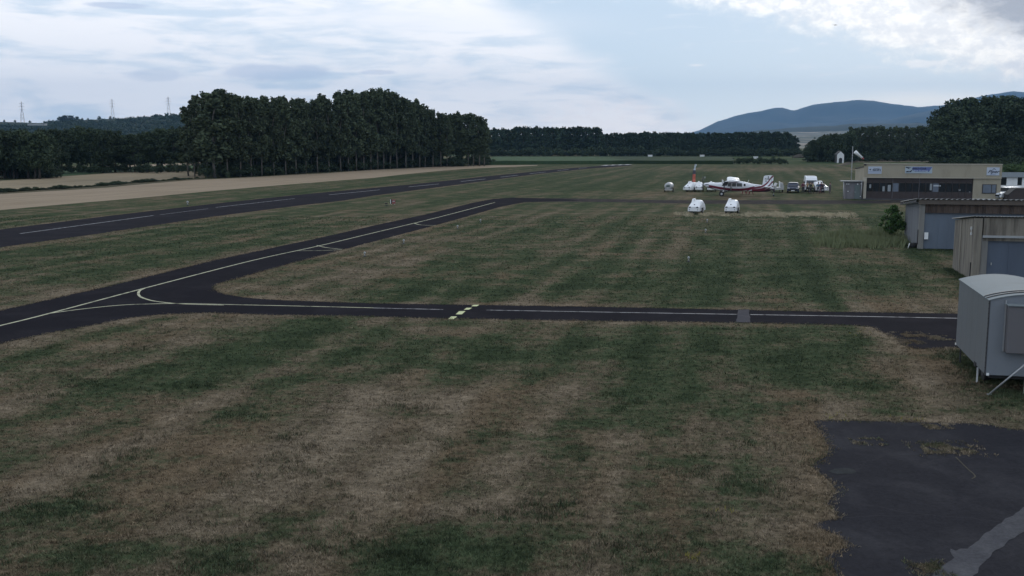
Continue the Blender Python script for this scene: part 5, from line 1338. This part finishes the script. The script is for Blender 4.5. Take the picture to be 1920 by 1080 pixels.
# white SUV right of the clubhouse
t = vehicle('parked_car', 'white off-road car parked right of the clubhouse, nose to the left', 'car', G(1866.5, 375.6), R(-66), 4.4, 1.85,
            [(0,.42),(0,.85),(.15,1.02),(1.25,1.18),(4.3,1.18),(4.4,.9),(4.4,.42)], [(1.15,1.14),(1.85,1.78),(4.05,1.80),(4.35,1.16)], M['carwhite'])
add_wheels(t, 1.85, (.85, 3.5), .38)
MB().prism([(1.25,1.22),(1.82,1.70),(1.80,1.73),(1.22,1.25)], -.72, .72, 'x').build('windscreen', M['glass'], t)
for sx in (-1, 1):
    MB().box((sx * .68, .0, .88), (.36, .12, .18)).build('headlight', paint('suvlamp', (.3,.33,.36), .15), t, .03, 1)
    MB().box((sx * .865, 2.25, 1.46), (.03, .8, .34)).build('side_window', M['glass'], t); MB().box((sx * .865, 3.2, 1.46), (.03, .8, .34)).build('side_window', M['glass'], t)
    MB().box((sx * 1.0, 1.5, 1.28), (.18, .12, .14)).build('mirror', M['carwhite'], t)
    for yy in (.85, 3.5): MB().tube([(sx * .90, yy, .40), (sx * .93, yy, .40)], .47, 18).build('wheel_arch', M['darkgrey'], t)
MB().box((0, -.02, .66), (1.2, .06, .24)).build('grille', M['black'], t)
# dark lean-to beyond the car
ln = thing('lean_to', 'dark brown sloping lean-to roof at the right edge behind the far hangar', 'shed', G(1890, 378), R(-12))
MB().prism([(0,0),(6,0),(6,1.55),(3.4,1.75),(.9,1.75),(0,.9)], 0, 2.4).build('body', M['brown'], ln); MB().prism([(-.1,.92),(.85,1.80),(6.2,1.82),(6.2,1.76),(.9,1.76),(0,.90)], -.1, 2.5).build('roof', M['roof_dark'], ln)
# white cabin building right of the clubhouse
wc = thing('cabin_building', 'low white cabin with dark windows and a blue-grey roof, right of the clubhouse', 'building', G(1858, 357.5), R(-8))
for k, (a_, b_, mt) in enumerate(((0, 1.0, 'white'), (2.35, 4.05, 'white'), (4.75, 5.55, 'white'), (6.1, 9, 'white'))):
    MB().box(((a_ + b_) / 2, 1.5, 1.1), (b_ - a_, 3, 2.2)).build('wall', M[mt], wc)
for a_, b_ in ((1.0, 2.35), (4.05, 4.75), (5.55, 6.1)):
    MB().box(((a_ + b_) / 2, 1.52, .45), (b_ - a_, 3, .9)).build('wall', M['white'], wc)
    fr = MB().box(((a_ + b_) / 2, 1.54, 1.55), (b_ - a_, 2.9, 1.3)).build('window', M['darkgrey'], wc); MB().box(((a_ + b_) / 2, .08, 1.5), (b_ - a_ - .12, .02, 1.0)).build('pane', M['glass'], fr)
MB().prism([(-.35,2.22),(3.3,2.22),(3.3,2.9),(1.4,3.0)], -.3, 9.3, 'x').build('roof', M['roofblue'], wc)

# little white chapel in the trees, small far buildings and boxes
ch = thing('chapel', 'tiny white gabled chapel with a dark arch, half hidden in the trees', 'chapel', G(1575.8, 305.6), R(-4))
Dc = ch.location.y; sc_ = 1920.0 / Dc
w_, h1, h2 = 12.2 / sc_, AT(1575, 290, Dc).z, AT(1575, 284, Dc).z
out = [(-w_ / 2, 0), (-w_ / 2, h1), (0, h2), (w_ / 2, h1), (w_ / 2, 0), (w_ * .26, 0)] + [(w_ * .26 * math.cos(a_), h1 * .42 + w_ * .26 * math.sin(a_)) for a_ in [math.pi * k / 8 for k in range(9)]] + [(-w_ * .26, 0)]
MB().prism(out, 0, .4).build('front_wall', M['white'], ch)
MB().box((0, 2.4, h1 / 2), (w_ - .2, 3.9, h1)).build('nave', M['darkgrey'], ch)
MB().prism([(-w_ / 2 - .15, h1 - .1), (0, h2 + .05), (w_ / 2 + .15, h1 - .1), (w_ / 2 + .15, h1 + .1), (0, h2 + .25), (-w_ / 2 - .15, h1 + .1)], .42, 4.4).build('roof', M['roof_dark'], ch)
grow('bush', 'bush', G(1578.5, 304), 2.0, 1.0, 'dark bush growing in front of the white chapel arch', 'bush', None, 2)
for px, lab in ((1219, 'small white box beyond the far crop, left of the pair'), (1316.5, 'small white box beyond the far crop, right of the pair'), (1417, 'white low box behind the short hedge')):
    p = AT(px, 291, 512 if px < 1400 else 520); p.z = 0 if px < 1400 else -.9
    t = thing('white_hut', lab, 'hut', p, R(4))
    MB().box((0, 0, 1.1), (1.9, 1.6, 1.5)).build('body', M['white'], t); MB().box((0, 0, 1.91), (2.1, 1.8, .12)).build('roof', M['white'], t)
    for sx in (-.7, .7): MB().box((sx, 0, .17), (.15, .15, .34)).build('foot', M['darkgrey'], t)
sp = thing('sand_heap', 'pale heap of sand in the gap between the far tree rows', 'heap', G(1500, 296))
vs = []; 
mbh = MB(); rg = []
for r_, z_ in ((3.4, 0), (2.6, .8), (1.6, 1.5), (.5, 1.9)): rg.append([(r_ * 1.3 * math.cos(a_), r_ * math.sin(a_), z_ + .15 * math.sin(a_ * 3)) for a_ in [2 * math.pi * k / 14 for k in range(14)]])
mbh.loft(rg).build('heap', M['gravel'], sp)
for i, (px, yy, w_, mt) in enumerate(((360, 303.5, 6, 'white'), (371, 302.5, 7, 'offwhite'), (244, 303, 4, 'white'), (308, 303, 4, 'white'), (190, 309, 5, 'white'), (118, 296.5, 5, 'offwhite'))):
    p = AT(px, 307, 420); p.z = 0
    t = thing('parked_van', ('white van seen through the gap beside the plantation', 'pale van beside the white one in the gap left of the plantation', 'white van glimpsed between trunks of the far-left tree line, middle', 'white van glimpsed between trunks, right of the middle one', 'long white van glimpsed under the far-left trees, left of the middle one', 'pale van glimpsed highest among the far-left trees')[i], 'van', p, R(80 if i % 2 else -75))
    MB().prism([(0,.35),(0,1.0),(.9,1.15),(1.4,1.95),(w_ * .8,1.95),(w_ * .8,.35)], -.95, .95, 'x').build('body', M[mt], t, .08, 1)
    for sx in (-1, 1):
        MB().box((sx * .955, 1.6, 1.45), (.03, .7, .4)).build('window', M['glass'], t)
        for yy_ in (.8, w_ * .65): MB().tube([(sx * .9 - .1, yy_, .33), (sx * .9 + .1, yy_, .33)], .33, 12).build('wheel', M['black'], t)

# ------------------------------------------------------------------ signs and small lights on the field
sg = thing('holding_sign', 'small red and black information board standing in the grass by the runway', 'sign', G(736.5, 384.2), R(8))
MB().box((.12, 0, .42), (.42, .06, .52)).build('red_panel', M['red'], sg); MB().box((-.17, 0, .42), (.12, .08, .56)).build('black_panel', M['black'], sg); MB().box((-.27, 0, .42), (.07, .08, .52)).build('white_edge', M['white'], sg)
for xx in (-.2, .25): MB().tube([(xx, .02, 0), (xx, .02, .2)], .03, 6).build('post', M['metal'], sg)
MB().box((.12, -.035, .46), (.26, .01, .13)).build('pale_mark', M['offwhite'], sg)
s2 = thing('marker_board', 'low faded yellow marker board left of the red and black board', 'sign', G(725, 386.2), R(8))
MB().box((0, 0, .28), (.55, .06, .36)).build('panel', paint('faded_yellow', (.22, .22, .13), .7), s2); MB().box((0, .035, .1), (.3, .05, .2)).build('foot', M['darkgrey'], s2); MB().box((-.05, -.035, .30), (.34, .01, .16)).build('inner_mark', M['brown'], s2)
blue_glass = paint('blue_lens', (.12, .25, .5), .2)
proto = None
for i, (px, yy, lab) in enumerate(((684, 481, 'nearest of the small taxiway edge lights right of the diagonal taxiway'), (757, 457, 'second small taxiway edge light along the diagonal taxiway'), (858, 429, 'third small pale edge light along the diagonal taxiway'), (901, 417.5, 'farthest small edge light beside the diagonal taxiway'),
                        (1291, 490.5, 'small white light alone in the middle of the striped grass'), (1323, 436.5, 'small white light in the grass below the front pair of trailers'), (1326, 417.5, 'tiny pale light in the grass just below the straw windrow'), (352, 385, 'small pale light on the grass beyond the runway'), (1321.5, 336, 'small white marker in the grass beyond the aeroplane nose'))):
    if proto is None:
        t = thing('edge_light', lab, 'light', G(px, yy), 0, 'small edge lights in the grass')
        MB().tube([(0,0,0),(0,0,.05)], .11, 10).build('base', M['darkgrey'], t); MB().tube([(0,0,.05),(0,0,.20)], .03, 6).build('stem', M['metal'], t); MB().tube([(0,0,.20),(0,0,.30),(0,0,.34)], [.075,.075,.03], 10).build('lens', M['offwhite'], t)
        proto = t
    else:
        t = copy_tree(proto); t.location = G(px, yy); t['label'] = lab
        if yy < 390 : t.scale = (1.6, 1.6, 1.6)
# dark mole-like clod
# ------------------------------------------------------------------ people
def skin_mesh(name, pts, edges, radii, mat, parent, sub=1):
    me = bpy.data.meshes.new(name); me.from_pydata(pts, edges, [])
    o = bpy.data.objects.new(name, me); COL.objects.link(o)
    m1 = o.modifiers.new('s', 'SKIN'); m2 = o.modifiers.new('u', 'SUBSURF'); m2.levels = sub; m2.render_levels = sub
    for i, r_ in enumerate(radii): me.skin_vertices[0].data[i].radius = (r_, r_) if not isinstance(r_, tuple) else r_
    me.skin_vertices[0].data[0].use_root = True
    nm = bpy.data.meshes.new_from_object(o.evaluated_get(bpy.context.evaluated_depsgraph_get()))
    bpy.data.objects.remove(o); nm.materials.clear(); nm.name = name
    nm.polygons.foreach_set('use_smooth', [True] * len(nm.polygons))
    return obj(name, nm, parent, mat)
def person(loc, rz, label, top, legs, h=1.76, stance=.12, arm=.25, fold=False, hairm=None, bag=None):
    t = thing('person', label, 'person', loc, rz); t.scale = (h / 1.76,) * 3
    s = stance
    hx = .26 + arm * .3
    J = {'pel': (0,0,.96), 'sp': (0,0,1.15), 'ch': (0,.0,1.36), 'nk': (0,.0,1.50), 'hd0': (0,-.01,1.60), 'hd1': (0,-.01,1.70),
         'hl': (-.09,0,.90), 'kl': (-.10-s*.4,-.02,.50), 'al': (-.10-s*.8,.02,.09), 'tl': (-.11-s*.8,-.13,.05), 'hr': (.09,0,.90), 'kr': (.10+s*.4,-.03,.50), 'ar': (.10+s*.8,.03,.09), 'tr': (.11+s*.8,-.12,.05),
         'sl': (-.19,0,1.42), 'el': (-hx,.02,1.14), 'wl': (-hx+.02,-.10 if not fold else -.22,.92 if not fold else 1.12), 'ml': (-hx+.03,-.13 if not fold else -.27,.84 if not fold else 1.12), 'sr': (.19,0,1.42), 'er': (hx,.02,1.14), 'wr': (hx-.02,-.08,.90), 'mr': (hx-.03,-.10,.82)}
    def build(name, keys, ed, rad, mat, sub=1):
        ix = {k: i for i, k in enumerate(keys)}
        return skin_mesh(name, [J[k] for k in keys], [(ix[a], ix[b]) for a, b in ed], rad, mat, t, sub)
    keys = ['pel','sp','ch','nk','hd0','hd1','hl','kl','al','tl','hr','kr','ar','tr','sl','el','wl','ml','sr','er','wr','mr']
    ed = [('pel','sp'),('sp','ch'),('ch','nk'),('nk','hd0'),('hd0','hd1'),('pel','hl'),('hl','kl'),('kl','al'),('al','tl'),('pel','hr'),('hr','kr'),('kr','ar'),('ar','tr'),('ch','sl'),('sl','el'),('el','wl'),('wl','ml'),('ch','sr'),('sr','er'),('er','wr'),('wr','mr')]
    build('body', keys, ed, [.13,.12,.13,.055,.085,.085,.085,.055,.04,.035,.085,.055,.04,.035,.06,.042,.032,.035,.06,.042,.032,.035], M['skin'])
    build('jacket', ['pel','sp','ch','sl','el','wl','sr','er','wr'], [('pel','sp'),('sp','ch'),('ch','sl'),('sl','el'),('el','wl'),('ch','sr'),('sr','er'),('er','wr')], [(.18,.14),(.165,.14),(.18,.145),.085,.062,.048,.085,.062,.048], top)
    build('trousers', ['pel','hl','kl','al','hr','kr','ar'], [('pel','hl'),('hl','kl'),('kl','al'),('pel','hr'),('hr','kr'),('kr','ar')], [(.165,.135),.115,.078,.062,.115,.078,.062], legs)
    for k1, k2 in (('al','tl'),('ar','tr')):
        a_, b_ = Vector(J[k1]), Vector(J[k2]); MB().tube([(a_.x, a_.y + .04, .045), (b_.x, b_.y, .04)], [.05, .035], 8).build('shoe', M['black'], t)
    rg = [[(r_ * math.cos(a_), .015 + r_ * 1.05 * math.sin(a_), z_) for a_ in [2 * math.pi * k / 12 for k in range(12)]] for z_, r_ in ((1.66,.097),(1.72,.105),(1.77,.085),(1.80,.04))]
    MB().loft(rg).build('hair', hairm or M['hair'], t)
    MB().box((0, -.105, 1.645), (.025, .03, .035)).build('nose', M['skin'], t)
    if bag: MB().box((0, .17, 1.22), (.34, .16, .46)).build('rucksack', bag, t, .05, 2)
    return t
tan = paint('tan_jacket', (.36, .24, .12), .8); mar = paint('maroon_jacket', (.13, .03, .06), .8); bj = paint('blue_jacket', (.05, .12, .19), .8); dk = paint('dark_jacket', (.03, .035, .03), .8)
grn = paint('green_grey_jacket', (.05, .07, .04), .8); yel = paint('pale_yellow_vest', (.50, .47, .22), .8); rd = paint('red_trousers', (.22, .03, .05), .8); nv = paint('navy_trousers', (.025, .03, .05), .8); gy = paint('grey_purple_jacket', (.10, .09, .11), .8)
person(G(1505.5, 361.8), R(20), 'person in a dark maroon jacket, leftmost of the group by the white van', mar, nv)
person(G(1513.5, 362.2), R(-15), 'person in a tan jacket in front of the white van', tan, dk, fold=True)
person(G(1523.0, 363.4), R(10), 'person in dark clothes with a pale yellow bib, in front of the van bonnet', dk, grn, bag=None).children[1].data.materials[0] = dk
for o in list(COL.objects):
    if o.get('label', '').startswith('person in dark clothes'):
        MB().box((0, -.165, 1.25), (.20, .05, .34)).build('bib', yel, o, .02, 1)
person(G(1519.2, 362.4), R(40), 'person in a dark green jacket between the tan and the yellow-bibbed ones', grn, nv)
person(G(1533.8, 363.0), R(-30), 'person in a petrol-blue jacket at the right corner of the van', bj, nv)
person(G(1539.2, 362.2), R(25), 'person in a red-maroon jacket in front of the right-hand trailer', mar, mar)
person(G(1542.6, 363.2), R(-10), 'person in navy clothes beside the red-maroon one', nv, nv)
person(G(1555.8, 362.2), R(60), 'person in a grey-purple jacket, rightmost, beside the trailer', gy, gy, h=1.7)
person(G(1395.2, 364.6), R(15), 'person with red trousers behind the aeroplane, only legs showing, left one', mar, rd, stance=.3)
person(G(1402.6, 364.4), R(-20), 'person with pinkish trousers behind the aeroplane, only legs showing, middle', gy, paint('pink_trousers', (.4,.16,.15), .8), stance=.2)
person(G(1408.0, 364.6), R(5), 'person with dark red trousers behind the aeroplane, only legs showing, right one', dk, rd, stance=.3)
# bird
bd = thing('bird', 'tiny dark bird flying high over the mountains, in the upper right sky', 'bird', AT(1566.5, 47, 160), R(30))
MB().loft([[(0,-.22,0),(.02,-.22,.02),(0,-.22,.03),(-.02,-.22,.02)],[(.06,0,0),(.0,0,.07),(-.06,0,0),(0,0,-.05)],[(.02,.28,0),(0,.28,.02),(-.02,.28,0),(0,.28,-.01)]]).build('body', M['black'], bd)
for s_ in (-1, 1): MB().prism([(0,-.08),(s_*.32,-.02),(s_*.55,.14),(s_*.28,.10),(0,.10)], .01, .03, 'z').build('wing', M['black'], bd)

for grp_ in ('tall wood at the right edge', 'dense trees at the far-left edge', 'shaggy trees right of the tall plantation', 'trees on the crest of the far-left hill', 'shrubs on the bank behind the clubhouse', 'ragged poplars at the left edge of the plantation', 'scrub behind the white cabin'):
    ob_ = sorted([o for o in COL.objects if o.get('group') == grp_ and o.get('category')], key=lambda o: o.location.x / o.location.y)
    short_ = {'tall wood at the right edge': 'big dark tree of the tall wood at the right edge', 'dense trees at the far-left edge': 'dark tree of the dense block at the far-left edge', 'shaggy trees right of the tall plantation': 'shaggy-topped tree in the low clump right of the tall plantation', 'trees on the crest of the far-left hill': 'tree silhouetted on the crest of the far-left hill',
              'shrubs on the bank behind the clubhouse': 'low dark shrub on the bank behind the clubhouse', 'ragged poplars at the left edge of the plantation': 'ragged poplar at the left edge of the tall plantation', 'scrub behind the white cabin': 'green scrub bush behind the white cabin'}[grp_]
    for i_, o in enumerate(ob_): o['label'] = short_ + ', ' + ORD[i_] + ' from the left'
# ------------------------------------------------------------------ air
hz = MB().box((0, 0, 0), (31000, 31000, 900))
hzo = hz.build('haze', None); hzo.location = (0, 0, 440 - 12)
hm = bpy.data.materials.new('air'); hm.use_nodes = True; hn = hm.node_tree; hn.nodes.clear()
pv = hn.nodes.new('ShaderNodeVolumePrincipled'); ov = hn.nodes.new('ShaderNodeOutputMaterial')
pv.inputs['Density'].default_value = 5.8e-5; pv.inputs['Color'].default_value = (.33, .61, 1.0, 1); pv.inputs['Anisotropy'].default_value = .1
hn.links.new(pv.outputs[0], ov.inputs['Volume'])
hzo.data.materials.clear(); hzo.data.materials.append(hm)
tag(hzo, kind='stuff')
